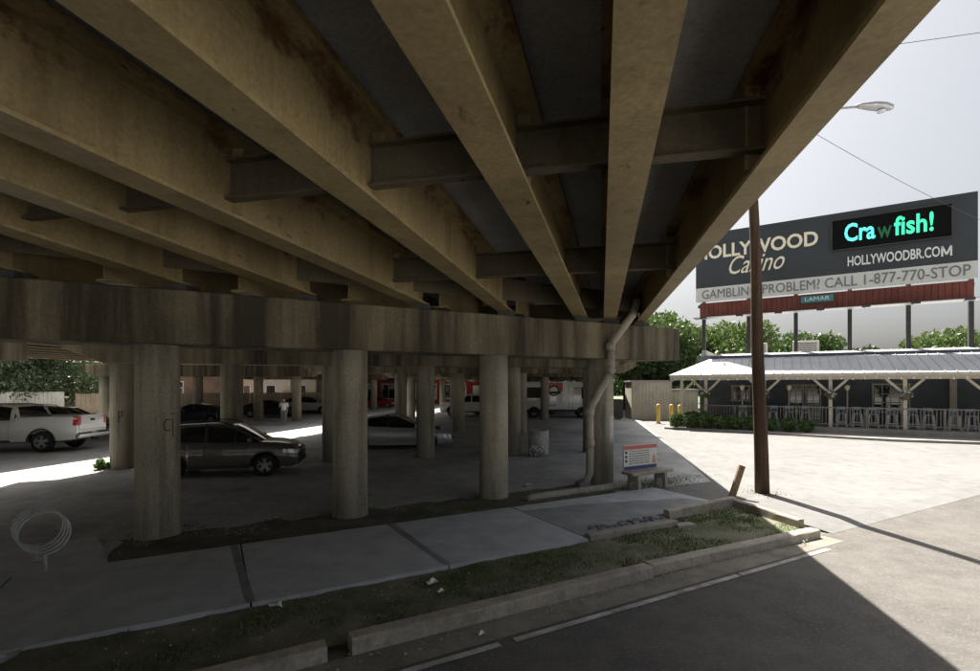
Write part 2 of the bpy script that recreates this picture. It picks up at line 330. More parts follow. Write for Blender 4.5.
# kerb stones
kerb = bpy.data.objects.new('kerb', None); COL.objects.link(kerb); tag(kerb, kind='structure')
def kerbstone(r0, s0, r1, s1, h=0.15, wd=0.2, z=-0.005, name='kerb_stone', mat='kerb', parent=kerb, jit=0.005, r=None):
    """a cast kerb with rounded arris and slightly uneven edge"""
    rnd = random.Random(int(r0 * 100 + s0 * 10)); n = max(3, int(abs(r1 - r0) / 0.3 + abs(s1 - s0) / 0.3))
    dr, ds = r1 - r0, s1 - s0; L = math.hypot(dr, ds); nr, ns = -ds / L, dr / L; rows = []
    for i in range(n + 1):
        t = i / n; e = [rnd.uniform(-jit, jit) for _ in range(6)]
        sec = [(-wd / 2, 0), (-wd / 2 + .008 + e[0], h * .85), (-wd / 2 + .014 + e[1], h * .93 + e[2]), (-wd / 2 + .035, h + e[3]), (wd / 2 - .015, h + e[4]), (wd / 2, h * .93 + e[5]), (wd / 2, 0)]
        rows.append([P(r0 + dr * t + nr * q, s0 + ds * t + ns * q, z + zz) for q, zz in sec])
    b = MB(); b.grid(rows, False, True); b.face(rows[0][::-1]); b.face(rows[-1]); return b.build(name, mat, parent)
for k, (r0, r1) in enumerate(((-26, -20), (-19.9, -13.0), (-12.9, -6.6), (-6.5, -3.35), (-3.3, 0.98))): kerbstone(r0, 5.14, r1, 5.14)
kerbstone(1.22, 5.14, 5.42, 5.13, h=0.17); kerbstone(5.5, 5.20, 9.45, 5.02, h=0.15)
kerbstone(7.9, 7.0, 10.15, 7.12, h=0.24, wd=0.15); kerbstone(10.05, 7.0, 9.6, 5.35, h=0.22, wd=0.14)
kerbstone(5.65, 6.72, 7.7, 6.62, h=0.16, wd=0.16); kerbstone(7.62, 6.55, 8.0, 6.45, h=0.10, wd=0.2)
# pavement slabs
walk = bpy.data.objects.new('sidewalk', None); COL.objects.link(walk); tag(walk, kind='structure')
def slab(poly, mat='walk', z1=0.1, name='slab'):
    rnd = random.Random(int(poly[0][0] * 77)); b = MB(); pts = []
    n = len(poly)
    for i in range(n):
        a, c = poly[i], poly[(i + 1) % n]; L = math.hypot(c[0] - a[0], c[1] - a[1]); m = max(1, int(L / 0.22))
        for j in range(m):
            t = j / m; q = rnd.uniform(-.012, .012) if j else 0; pts.append((a[0] + (c[0] - a[0]) * t, a[1] + (c[1] - a[1]) * t + q))
    xy = rs(*pts); b.prism(xy, -0.005, z1); o = b.build(name, mat, walk); return o
js = [-30, -27.4, -24.8, -22.2, -19.6, -17, -14.4, -11.9, -9.4, -6.9, -4.95, -2.4, 0.4, 3.0, 5.6]
for i in range(len(js) - 1): slab([(js[i] + .012, 6.63), (js[i + 1] - .012, 6.63), (js[i + 1] - .012, 9.17), (js[i] + .012, 9.17)])
slab([(5.62, 6.85), (7.8, 6.85), (7.8, 7.2), (9.88, 7.24), (9.5, 7.9), (7.2, 8.6), (5.62, 8.8)], 'patch', 0.098)
slab([(5.63, 8.84), (7.2, 8.64), (9.5, 7.94), (9.88, 7.3), (9.88, 9.17), (5.63, 9.17)])
slab([(-6.9, 9.2), (-1.35, 9.2), (-1.75, 10.95), (-6.9, 10.95)], 'walk', 0.075)
b = MB()
for r_ in (0.4, 3.0):
    q = rs((r_ - .05, 6.66), (r_ + .05, 6.66), (r_ - .05, 9.15), (r_ - .15, 9.15)); b.face([(x, y, 0.104) for x, y in q])
b.build('tar_joint', 'tar', walk, fix=False)
# verge soil between kerb and sidewalk, dark soil strip by the piers
def field(name, r0, r1, s0, s1, z, amp, mat, edge):
    rnd = random.Random(5); nr, ns = int((r1 - r0) / .12), int((s1 - s0) / .12); rows = []
    from mathutils import noise as mn
    for i in range(nr + 1):
        row = []
        for j in range(ns + 1):
            r_ = r0 + (r1 - r0) * i / nr; s_ = s0 + (s1 - s0) * j / ns
            f = min(1, min(i, nr - i, j, ns - j) / 2.0) if edge else 1
            h = mn.noise((r_ * .9, s_ * .9, 3)) * .6 + mn.noise((r_ * 3, s_ * 3, 7)) * .4 + rnd.uniform(-.12, .12)
            jit = .10 * mn.noise((r_ * 1.6, s_ * 1.6, 0)) * (2.5 if edge else 0)
            row.append(P(r_ + jit, s_ + jit, z + f * amp * (h + .55) if edge else z + amp * h))
        rows.append(row)
    b = MB(); b.grid(rows); return tag(b.build(name, mat, fix=False), kind='structure')
field('verge', -26, 9.75, 5.2, 6.66, 0.05, 0.035, 'verge', False)
field('verge_end', 7.85, 9.95, 6.62, 7.08, 0.05, 0.03, 'verge', False)
field('soil_strip', -1.4, 8.8, 9.2, 10.65, 0.047, 0.035, 'soil', True)
# parking stop
po = thing('parking_stop', 'long low concrete wheel stop beside the sidewalk near the bench', 'wheel stop', P(7.86, 9.72, 0.045))
po.rotation_euler = (0, 0, TH + R(1.0))
b = MB(); rows = []
for i in range(13):
    x = -1.55 + 3.1 * i / 12; e = random.uniform(-.006, .006); t = 0.8 if i in (0, 12) else 1
    rows.append([(x, -.12, 0), (x, -.10, .09), (x, -.06, .145 * t + e), (x, .06, .145 * t), (x, .10, .09), (x, .12, 0)])
b.grid(rows, True, True); b.face(rows[0][::-1]); b.face(rows[-1]); b.build('body', 'kerb', po)
for x in (-1.1, 1.1): b = MB(); b.lathe([(.012, .13), (.012, .153)], 8, (x, 0, 0)); b.build('anchor_pin', 'steel_dark', po)

# grass blades, gravel
def blades(name, label, spots, mat, seed, hmin, hmax):
    rnd = random.Random(seed); b = MB()
    for x, y, z in spots:
        a = rnd.uniform(0, 6.28); h = rnd.uniform(hmin, hmax); wd = h * .09 + .003; lx, ly = math.cos(a) * h * rnd.uniform(.1, .7), math.sin(a) * h * rnd.uniform(.1, .7)
        px, py = -math.sin(a) * wd, math.cos(a) * wd
        b.v += [(x - px, y - py, z), (x + px, y + py, z), (x + lx * .4 + px * .7, y + ly * .4 + py * .7, z + h * .6), (x + lx, y + ly, z + h)]
        k = len(b.v) - 4; b.f += [(k, k + 1, k + 2), (k, k + 2, k + 3)]; b.sm += [False, False]
    return tag(b.build(name, mat, fix=False), label, 'grass', kind='stuff')
from mathutils import noise as mn
rnd = random.Random(3); sp = []
while len(sp) < 9000:
    r_, s_ = rnd.uniform(-4, 9.8), rnd.uniform(5.28, 6.6)
    d = mn.noise((r_ * .8, s_ * 1.1, 1)) + .5 * mn.noise((r_ * 3, s_ * 3, 4)) + (0.18 if r_ > 2.2 else -.25) + (.2 if s_ > 6.2 else 0)
    if d > rnd.uniform(0, .5): sp.append(P(r_, s_, 0.045))
while len(sp) < 10000: sp.append(P(rnd.uniform(7.9, 9.9), rnd.uniform(6.5, 6.9), 0.05))
while len(sp) < 15000:
    r_, s_ = rnd.uniform(3.0, 9.2), rnd.uniform(9.2, 10.2)
    if mn.noise((r_ * 1.2, s_ * 2.0, 9)) + (.25 if s_ < 9.65 else -.1) > rnd.uniform(.0, .45): sp.append(P(r_, s_, 0.05))
while len(sp) < 17500:
    r_, s_ = rnd.gauss(10.3, .9), rnd.gauss(9.75, .28); sp.append(P(r_, s_, 0.05))
for cx, cy in ((-2.9, 10.35), (.1, 11.9), (-5.7, 9.0)):
    for _ in range(250):
        a = rnd.uniform(0, 6.28); q = .4 + abs(rnd.gauss(0, .12)); sp.append((cx + q * math.cos(a), cy + q * math.sin(a), .05))
for _ in range(160): sp.append((6.75 + rnd.gauss(0, .25), 12.35 + rnd.gauss(0, .22), .05))
blades('grass', 'short green grass and weeds along the kerb, verge and pier bases', sp, 'grass', 2, .018, .055)
b = MB(); rnd = random.Random(12)
def pebble(b, x, y, z, r_):
    q = [(x + r_ * math.cos(a) * rnd.uniform(.7, 1.2), y + r_ * math.sin(a) * rnd.uniform(.7, 1.2)) for a in (0, 1.25, 2.5, 3.8, 5.0)]
    top = (x, y, z + r_ * rnd.uniform(.5, .9))
    k = len(b.v); b.v += [(u, v, z - .002) for u, v in q] + [top]
    for i in range(5): b.f.append((k + i, k + (i + 1) % 5, k + 5)); b.sm.append(False)
for _ in range(1500):
    r_, s_ = rnd.uniform(-1.3, 8), rnd.gauss(10.5, .45)
    if s_ > 9.25: pebble(b, *P(r_, s_, .05 if s_ > 10.7 else .062), rnd.uniform(.005, .02))
for _ in range(900): pebble(b, *P(rnd.uniform(-3, 9), rnd.uniform(4.75, 6.5), .05 if rnd.random() < 0 else .045), rnd.uniform(.006, .02))
for _ in range(4200): pebble(b, *P(rnd.uniform(-6, 9), 10.75 + abs(rnd.gauss(0, 1.6)), .046), rnd.uniform(.006, .022))
tag(b.build('gravel', 'stone', fix=False), 'loose grey gravel scattered over the soil and lot edge', 'gravel', kind='stuff')
# broken edge of the paving behind the inner kerb
b = MB()
for i in range(46):
    r_ = 6.0 + rnd.random() * 1.75; s_ = 6.92 + rnd.random() * .22
    b.box(P(r_, s_, .11), (rnd.uniform(.05, .11), rnd.uniform(.04, .07), .05), TH + rnd.uniform(-.3, .3))
tag(b.build('rubble', 'tar'), 'dark broken paving rubble behind the cracked inner kerb', 'rubble', kind='stuff')
# litter
def litter(name, label, r_, s_, z, size, mat='paper', cat='litter'):
    b = MB(); rn = random.Random(int(r_ * 31)); pts = []
    rows = []
    for i in range(4):
        rows.append([P(r_ + (i / 3 - .5) * size, s_ + (j / 2 - .5) * size * .7, z + rn.uniform(0, size * .35)) for j in range(3)])
    b.grid(rows, False); rows2 = [[(p[0], p[1], p[2] - .004) for p in rr] for rr in rows]; b.grid(rows2, False)
    return tag(b.build(name, mat, fix=False), label, cat)
litter('paper_scrap', 'crumpled white paper in the dirt just below the tar joint', 0.65, 6.42, .075, .14)
litter('paper_scrap', 'bright white paper scrap on the verge grass near mid kerb', 2.55, 6.2, .08, .15)
litter('paper_scrap', 'small white litter scrap just kerbward of the bright verge scrap', 2.55, 5.9, .075, .09)
litter('paper_scrap', 'white litter piece on the lot beside the central pier column', 7.3, 11.1, .055, .2)
litter('cardboard_piece', 'flat grey cardboard piece at the sidewalk edge, bottom left', -1.75, 6.35, .09, .3, 'walk', 'cardboard')
litter('paper_scrap', 'tiny pale litter scrap in the road gutter before the kerb gap', 2.55, 4.8, .008, .08)

# ------------------------------------------------------------------ overpass
Z0, ZD = 4.5, 5.42                                            # girder underside, deck underside
def lineA(x): return 12.08 + .54 * x
EDGE_R, EDGE_L, MM = 1.85, -16.5, .2
bridge = thing('highway_overpass', 'broad steel-girder highway overpass covering the near lot and street', 'overpass')
def yR(u, m): return (-6.3 + .554 * u) / (1 - .554 * m)     # skewed cut behind the camera, made so daylight gets under the deck
def deck(root, uL, uR, m, y1):
    q = [(uL + m * yR(uL, m), yR(uL, m)), (uR + m * yR(uR, m), yR(uR, m)), (uR + m * y1, y1), (uL + m * y1, y1)]
    b = MB(); b.prism(q, ZD, ZD + .22); d = b.build('deck', 'deck', root)
    for u in (uL + .14, uR - .14):
        y0 = yR(u, m); b = MB(); b.bar((u + m * y0, y0, ZD + .22 + .425), (u + m * y1, y1, ZD + .22 + .425), .27, .846); b.build('barrier', 'barrier', d)
    for u in (uL + .03, uR - .03): y0 = yR(u, m); b = MB(); b.bar((u + m * y0, y0, ZD - .02), (u + m * y1, y1, ZD - .02), .05, .036); b.build('drip_edge', 'deck', d)
def girder(root, u, m, y0, y1, fl=.34, mat='girder', z0=Z0):
    a = lambda z: Vector((u + m * y0, y0, z)); c = lambda z: Vector((u + m * y1, y1, z))
    b = MB(); b.bar(a(z0 + .02), c(z0 + .02), fl, .04); b.bar(a((z0 + .04 + ZD - .04) / 2), c((z0 + .04 + ZD - .04) / 2), .022, ZD - z0 - .08); b.bar(a(ZD - .021), c(ZD - .021), fl * .8, .036)
    b.bar(a(ZD - .075), c(ZD - .075), fl * 1.35, .07)          # haunch under the slab
    g = b.build('girder', mat, root); b = MB(); d = (c(0) - a(0)).normalized(); L = (c(0) - a(0)).length; nrm = Vector((d.y, -d.x, 0))
    return g
deck(bridge, EDGE_L, EDGE_R, MM, 84)
G1 = [(1.525, .193), (.23, .223), (-.98, .256), (-2.385, .227), (-4.13, .232), (-5.0, .135), (-5.75, .02), (-7.2, -.05), (-8.9, -.08), (-10.8, -.08), (-12.8, -.06), (-14.8, -.04)]
ends = []
for u, m in G1:
    ye = (12.08 + .54 * u) / (1 - .54 * m); ends.append(ye); girder(bridge, u, m, yR(u, m) + .2, ye - .03, fl=.25 if u > 1 else .34)
def diaph(root, gl, c, slope, ymax, k='diaphragm', z=(4.72, 5.14), ymin=-99):
    for i in range(len(gl) - 1):
        q = []
        for (u, m) in gl[i:i + 2]:
            x = (u + m * c) / (1 + slope * m); q.append((x, c - slope * x))
        if any(p[1] > (ymax[j + i] if isinstance(ymax, list) else ymax) - .5 for j, p in enumerate(q)) or min(p[1] for p in q) < ymin: continue
        (x1, y1), (x2, y2) = q; e = .03
        b = MB(); zc = (z[0] + z[1]) / 2; a_, c_ = (x1 - e, y1, 0), (x2 + e, y2, 0)
        A = lambda zz, s=0: (x1 - .02, y1 + s, zz); B = lambda zz, s=0: (x2 + .02, y2 + s, zz)
        b.bar(A(zc), B(zc), .02, z[1] - z[0] - .03); b.bar(A(z[0], -.05), B(z[0], -.05), .12, .025); b.bar(A(z[1], -.05), B(z[1], -.05), .12, .025)
        o = b.build(k, 'diaphragm', root)
        for (x, y, s) in ((x1, y1, -1), (x2, y2, 1)): b = MB(); b.box((x + s * .08, y + .02, (Z0 + ZD) / 2), (.13, .014, ZD - Z0 - .16), 0); b.build('connection_plate', 'girder', o)
for k in range(-2, 2): diaph(bridge, G1, 4.85 + 4.45 * k, .2217, ends)
G2 = [(1.4 - 1.62 * i, .2) for i in range(11)]
def yA(u, m): return (12.08 + .54 * u) / (1 - .54 * m)
for u, m in G2: girder(bridge, u, m, yA(u, m) + .05, 83)
for c in (15.5, 20, 24.5, 33, 37.5, 46, 57): diaph(bridge, G2, c, .2, 83, ymin=6)
# end cross-frames over the first pier
b = MB()
for i in range(len(G1) - 1):
    p, q = [((u + m * (y - .55)), y - .55) for (u, m), y in zip(G1[i:i + 2], ends[i:i + 2])]
    o = MB(); o.bar((*p, 4.98), (*q, 4.98), .02, .5); o.build('end_diaphragm', 'diaphragm', bridge)

left = thing('highway_ramp', 'parallel girder overpass beyond the sunlit gap, above the parked pickup', 'overpass')
deck(left, -36.5, -19.6, MM, 84)
G3 = [(-35.6 + 1.95 * i, .2) for i in range(9)]
for u, m in G3: girder(left, u, m, yR(u, m) + .2, 83)
for c in (20, 26, 32, 44): diaph(left, G3, c, .2, 83)

RAD = .345
def colmesh(h):
    b = MB(); n = 24; prof = [(RAD + .02, 0), (RAD + .01, .06), (RAD, .16)] + [(RAD * (1 - .012 * t), .16 + (h - .16) * t) for t in (.25, .5, .75, 1)]; b.lathe(prof, n)
    bm = bmesh.new(); m = b.mesh('column'); bm.from_mesh(m); bmesh.ops.remove_doubles(bm, verts=bm.verts, dist=1e-5); bmesh.ops.recalc_face_normals(bm, faces=bm.faces); bm.to_mesh(m); bm.free(); return m
CM = colmesh(3.42 - .03); CM.materials.append(M['pier'])
def pier(label, cols, extL, extR, zb=3.42, zt=4.36, wd=.92, bear=None, z0=.03, tap=.38, tl=.75):
    root = thing('bridge_pier', label, 'bridge pier', (*cols[0], 0), 0, 'concrete pier bents under the overpasses')
    o0 = Vector((*cols[0], 0)); d = (Vector((*cols[-1], 0)) - o0); L = d.length; d.normalize(); n = Vector((-d.y, d.x, 0))
    for c in cols:
        o = link('column', CM, None, root); o.location = (c[0] - cols[0][0], c[1] - cols[0][1], z0)
        if zb != 3.42: o.scale = (1, 1, (zb - z0) / 3.39)
    b = MB(); prof = [(-extL, zb + tap), (-extL, zt), (L + extR, zt), (L + extR, zb + tap), (L + extR - tl, zb), (-extL + tl, zb)]
    A = [d * x - n * wd / 2 + Vector((0, 0, z)) for x, z in prof]; B = [d * x + n * wd / 2 + Vector((0, 0, z)) for x, z in prof]
    b.face(A); b.face(B[::-1])
    for i in range(6): b.face([A[i], A[(i + 1) % 6], B[(i + 1) % 6], B[i]])
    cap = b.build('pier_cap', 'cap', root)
    bm = bmesh.new(); bm.from_mesh(cap.data); bmesh.ops.bevel(bm, geom=bm.edges[:], offset=.02, segments=1, affect='EDGES'); bm.to_mesh(cap.data); bm.free()
    for (u, m) in bear or []:
        # intersection of girder plan line with the pier line
        den = d.x - m * d.y
        t = (u + m * o0.y - o0.x) / den
        if -extL < t < L + extR:
            p = d * t; q = MB(); q.box((p.x, p.y, (zt + Z0) / 2), (.42, .42, Z0 - zt), 0); q.build('bearing', 'steel_dark', root)
    return root
CA = [(-5.71 + 3.0 * (i - 3), lineA(-5.71 + 3.0 * (i - 3))) for i in range(7)]
CA = [(-5.71 - 5.9, lineA(-11.61)), (-5.71 - 2.95, lineA(-8.66)), (-5.9, 8.88), (-2.86, 10.24), (.09, 11.95), (3.02, 13.65)]
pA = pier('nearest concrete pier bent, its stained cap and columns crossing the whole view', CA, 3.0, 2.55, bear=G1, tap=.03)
pB = pier('second pier bent, just behind the brown-grey crossover and silver sedan', [(-11.9, 16.2), (-8.75, 16.95), (-5.6, 17.75), (-2.4, 18.6), (.85, 19.4), (4.1, 20.2)], 1.55, 2.0, bear=G2, tl=1.2, tap=.5)
pC = pier('third pier bent from the street, behind the silver sedan', [(-8.5, 28.4), (-5.1, 28.6), (-1.8, 28.8), (1.75, 28.3), (5.85, 28.6)], 2.0, 2.4, bear=G2)
pD = pier('fourth pier bent from the street, in line with the food truck', [(-6.4, 40.6), (-2.9, 40.6), (.7, 40.4), (4.4, 40.2), (8.0, 40.2)], 2.5, 2.0, bear=G2)
pE = pier('fifth pier bent from the street, beyond the food truck', [(-5, 53), (-1.4, 53), (2.2, 53), (5.8, 53), (9.4, 53)], 2.5, 2.4, bear=G2)
pF = pier('farthest pier bent under the broad overpass', [(-3, 67), (.8, 67), (4.6, 67), (8.4, 67), (12.2, 67)], 2.5, 2.4, bear=G2)
pL = pier('pier bent above the white pickup, only its cap end in view', [(-29.5, 17.6), (-26, 17.6), (-22.5, 17.6), (-19, 17.6)], 2.0, 2.3, zb=3.6, bear=G3, tap=.03)
pM = pier('pier bent of the far ramp, around the walking person', [(-29.3, 38), (-25.8, 38), (-22.2, 38), (-17.6, 38), (-14.7, 38)], 1.2, 2.0, bear=G3)
pN = pier('rearmost pier bent of the far ramp', [(-26, 56), (-22, 56), (-18, 56), (-13, 56)], 2, 2, bear=G3)
# graffiti and paint on columns (ribbons lying on the curved face)
def ribbon(root, c, path, wdt, mat, name, up=False):
    b = MB(); rad = RAD + .004; base = root.location; rows = []
    for i, (a, z) in enumerate(path):
        a0, z0 = path[max(i - 1, 0)]; a1, z1 = path[min(i + 1, len(path) - 1)]
        da, dz = (a1 - a0) * rad, z1 - z0; L = math.hypot(da, dz) or 1; na, nz = -dz / L * wdt / 2, da / L * wdt / 2
        rows.append([(c[0] - base.x + rad * math.cos(a + s * na / rad), c[1] - base.y + rad * math.sin(a + s * na / rad), z + s * nz) for s in (-1, 1)])
    b.grid(rows); return b.build(name, mat, root, fix=False)
f1 = math.atan2(-8.88, 5.9)                                   # angle of first column facing the camera
ribbon(pA, CA[2], [(f1 + .42 + .16 * math.cos(t), 2.02 + .1 * math.sin(t)) for t in [i * .35 + .9 for i in range(14)]], .022, 'graffiti', 'graffiti')
ribbon(pA, CA[2], [(f1 + .66, 2.14), (f1 + .68, 1.95), (f1 + .70, 1.8)], .02, 'graffiti', 'graffiti')
ribbon(pA, CA[2], [(f1 + .6 + i * .05, 2.2 + .03 * (i % 2)) for i in range(5)], .018, 'graffiti', 'graffiti')
f2 = math.atan2(-16.2, 11.9)
ribbon(pB, (-11.9, 16.2), [(f2 - .3, 1.55), (f2 - .3, 1.9), (f2 - .05, 1.92), (f2 - .05, 1.75), (f2 - .3, 1.72)], .035, 'graffiti', 'graffiti')
f4 = math.atan2(-13.65, -3.02)
b = MB(); rows = []
for i in range(7):
    a = f4 + .75 + i * .11; rows.append([(CA[5][0] + (RAD + .004) * math.cos(a) - CA[0][0], CA[5][1] + (RAD + .004) * math.sin(a) - CA[0][1], z) for z in (1.15 + .04 * (i % 3), 1.9)])
b.grid(rows); b.build('paint_patch', 'whitewash', pA, fix=False)

# drain pipe on the last column of the first pier
dp = thing('drain_pipe', 'grey jointed drain pipe kinking down the pier column by the bench', 'drain pipe', (2.6, 13.05, .045))
def rel(x, z, y=13.05): return (x - 2.6, y - 13.05, z - .045)
secs = [[rel(3.85, 4.95, 13.0), rel(3.72, 4.56), rel(3.2, 3.86), rel(3.14, 3.72)], [rel(3.14, 3.72), rel(3.16, 3.25), rel(3.14, 3.1)], [rel(3.14, 3.1), rel(2.66, 2.2), rel(2.6, 2.02)], [rel(2.6, 2.02), rel(2.61, 1.2), rel(2.6, .42), rel(2.52, .24), rel(2.38, .15)]]
for s in secs: b = MB(); b.tube(s, .1, 14); b.build('pipe_section', 'pipe', dp)
for p, d in ((secs[0][-1], (0, 0, 1)), (secs[1][-1], (.45, 0, .9)), (secs[2][-1], (.1, 0, 1)), (rel(2.605, 1.2), (0, 0, 1))):
    v = Vector(p); d = Vector(d).normalized(); b = MB(); b.tube([v - d * .09, v + d * .09], .125, 14); b.build('coupling', 'pipe', dp)
b = MB(); b.box(rel(2.42, .12), (.3, .34, .15), .2); b.build('splash_block', 'tar', dp)
for z in (2.9, 1.0): b = MB(); x = 3.14 if z > 2 else 2.6; b.bar(rel(x, z + .05), rel(x + .25, z + .05, 13.45), .03, .05); b.build('bracket', 'steel_dark', dp)

# ------------------------------------------------------------------ street furniture
bn = thing('bench', 'concrete bench with a printed advertising backrest beside the drain pipe', 'bench', P(8.0, 9.62, .05), TH + R(2))
bn.location = (4.1, 13.0, .05)
b = MB(); b.box((0, 0, .43), (1.5, .42, .07), 0, .015); b.build('seat', 'kerb', bn)
for x in (-.5, .5):
    b = MB(); pr = [(-.20, 0), (-.10, 0), (-.06, .22), (.06, .22), (.10, 0), (.20, 0), (.17, .395), (-.17, .395)]
    for s in (0,):
        A = [(x - .05, y, z) for y, z in pr]; B = [(x + .05, y, z) for y, z in pr]
        for q in ((0, 1, 2, 7), (2, 3, 6, 7), (3, 4, 5, 6)): b.face([A[i] for i in q]); b.face([B[i] for i in q][::-1])
        for i in range(8): b.face([A[i], A[(i + 1) % 8], B[(i + 1) % 8], B[i]])
    b.build('leg', 'kerb', bn)
b = MB(); b.box((-.1, .17, .80), (1.22, .05, .64), 0, .01); bk = b.build('backrest', 'board_white', bn)
b = MB(); b.box((-.1, .1425, 1.06), (1.2, .004, .1)); b.build('red_band', 'red_print', bk)
b = MB(); b.box((-.1, .1425, .535), (1.2, .004, .09)); b.build('blue_band', 'blue_print', bk)
b = MB(); rn = random.Random(4)
for i in range(6):
    x = -.52
    while x < .2:
        wl = rn.uniform(.03, .09); b.box((x + wl / 2, .1425, .96 - i * .062), (wl, .003, .026)); x += wl + .022
b.build('printed_text', 'letter_grey', bk)
b = MB(); b.face([(.33, .142, .62), (.47, .142, .6), (.45, .142, .78), (.40, .142, .86), (.35, .142, .76)]); b.build('printed_figure', 'skin_print', bk, fix=False)
b = MB()
for i in range(3): b.box((-.63, .142, .94 - i * .11), (.07, .003, .07))
b.build('printed_badge', 'black_print', bk)

UP = thing('utility_pole', 'dark wooden utility pole with street light arm, leaning slightly by the drive', 'utility pole', (6.75, 12.4, .04))
b = MB(); pts = [(-.03 * z + .012 * math.sin(z * 1.3), .008 * math.sin(z), z) for z in [i * .5 for i in range(23)]]
b.tube(pts, [.168 - .004 * i for i in range(23)], 14); b.build('shaft', 'pole_wood', UP)
b = MB(); b.tube([(-.28, 0, 9.0), (.2, 0, 9.25), (1.2, 0, 9.48), (2.35, 0, 9.58)], .028, 8); b.bar((-.3, 0, 8.7), (-.26, -.12, 9.3), .1, .03); b.build('lamp_arm', 'galv', UP)
b = MB(); rows = []
for x, wy, zt, zb in ((2.3, .04, .03, -.03), (2.45, .09, .07, -.05), (2.75, .15, .10, -.09), (3.0, .15, .07, -.12), (3.2, .08, .0, -.10), (3.26, .02, -.03, -.06)):
    rows.append([(x, wy * math.cos(a), 9.6 + (zt if math.sin(a) > 0 else -zb) * math.sin(a)) for a in [2 * math.pi * k / 12 for k in range(12)]])
b.grid(rows, True, True); b.face(rows[0][::-1]); b.face(rows[-1]); hd = b.build('lamp_head', 'galv', UP)
b = MB(); b.lathe([(.10, -.12), (.08, -.16), (.02, -.18)], 12, (2.95, 0, 9.61)); b.build('lens', 'lamp_clear', hd)
b = MB(); b.bar((-1.4, .12, 10.6), (.75, .12, 10.6), .09, .12); b.build('crossarm', 'pole_wood', UP)
for x in (-1.3, -.9, .25, .65): b = MB(); b.lathe([(.03, 10.66), (.05, 10.7), (.03, 10.75), (.05, 10.78), (.02, 10.83)], 8, (x, .12, 0)); b.build('insulator', 'steel_dark', UP)
for i, (loc, h, lb) in enumerate((((26.5, 6.0, 0.05), 10.6, 'wooden utility pole beyond the right edge holding the high wire'), ((24.6, 22.2, 0.1), 9.0, 'wooden service pole at the right edge of the drive'))):
    o = thing('utility_pole', lb, 'utility pole', loc); b = MB(); b.tube([(0, 0, z) for z in (0, h / 2, h)], [.17, .15, .12], 12); b.build('shaft', 'pole_wood', o)
def wire(label, a, c, sag, r_=.007):
    b = MB(); a = Vector(a); c = Vector(c); pts = []
    for i in range(17):
        t = i / 16; p = a.lerp(c, t); p.z -= sag * 4 * t * (1 - t); pts.append(p)
    b.tube(pts, r_, 5); return tag(b.build('overhead_wire', 'wire', fix=False), label, 'wire')
wire('thin overhead wire near the top right corner of the sky', (6.45, 12.5, 10.75), (26.5, 6.0, 10.5), .25)
wire('thin overhead wire slanting down through the sky toward the billboard', (6.5, 12.4, 9.9), (24.6, 22.2, 9.0), .35)

st = thing('wooden_stake', 'short leaning wooden stake stub beside the utility pole', 'stake', (5.72, 11.85, .03))
b = MB(); b.bar((0, 0, 0), (.27, .03, .78), .14, .07, (0, 1, 0)); b.build('post', 'stake', st); b = MB(); b.lathe([(.02, 0), (.02, .02)], 6, (.25, -.02, .70)); b.build('nail_head', 'steel_dark', st)

br = thing('bike_rack', 'pale spiral coil bike rack standing on the concrete pad', 'bike rack', (-6.5, 7.25, .09), R(50))
b = MB(); pts = []
for i in range(0, 4 * 28 + 1):
    t = i / 28; a = 2 * math.pi * t - math.pi / 2; pts.append((.28 * math.cos(a), -.30 + t * .17, .52 + .29 * math.sin(a)))
b.tube(pts, .013, 8); b.build('coil', 'rack', br)
for y in (-.30, .38): b = MB(); b.tube([(0, y, 0), (0, y, .235)], .022, 8); b.lathe([(.075, 0), (.075, .012)], 12, (0, y, 0)); b.build('foot', 'rack', br)

bs = thing('concrete_stub', 'short whitewashed concrete pipe stub standing in the lot behind the middle column', 'concrete stub', (1.85, 19.1, .04))
b = MB(); b.lathe([(.40, 0), (.39, .5), (.385, .96), (.33, .99), (.31, .90), (.31, .2)], 20, caps=True); b.build('barrel', 'whitewash', bs)
b = MB(); rn = random.Random(8)
for i in range(26): a = rn.uniform(3.6, 5.6); z = rn.uniform(.05, .4); b.box((.398 * math.cos(a), .398 * math.sin(a), z), (.06, .06, .06), a)
b.build('splash_mark', 'white', bs)

# ------------------------------------------------------------------ restaurant
RZ = math.atan2(-.51, .86)
rest = thing('restaurant', 'low slate-blue roadside restaurant with timber porch and pale metal roof', 'restaurant', (13.3, 30.8, 0), RZ)
def rb(name, c, d, mat, parent=rest, bev=0): b = MB(); b.box(c, d, 0, bev); return b.build(name, mat, parent)
XE = 20.0
rb('porch_slab', (9.0, 1.55, .25), (XE + 2, 4.3, .4), 'slab')
b = MB(); b.prism([(-2.2, -1.3), (3.5, -2.0), (8.6, -3.0), (13, -2.4), (XE, -2.2), (XE, -.62), (-2.2, -.62)], .02, .17); b.build('front_walk', 'slab', rest)
wall = rb('wall', (9.6, 9.4, 2.4), (20.8, 12.4, 4.6), 'siding')
rb('flat_roof', (9.6, 9.9, 4.76), (20.6, 11.0, .1), 'roof_flat')
for i in range(13): rb('siding_board', (9.6, 3.19, .62 + i * .29), (20.8, .03, .02), 'siding', wall)
for c, d in (((9.6, 15.5, 4.95), (21, .25, .5)), ((19.9, 10, 4.95), (.25, 11.2, .5)), ((-.7, 10, 4.95), (.25, 11.2, .5))): rb('parapet', c, d, 'roof_flat')
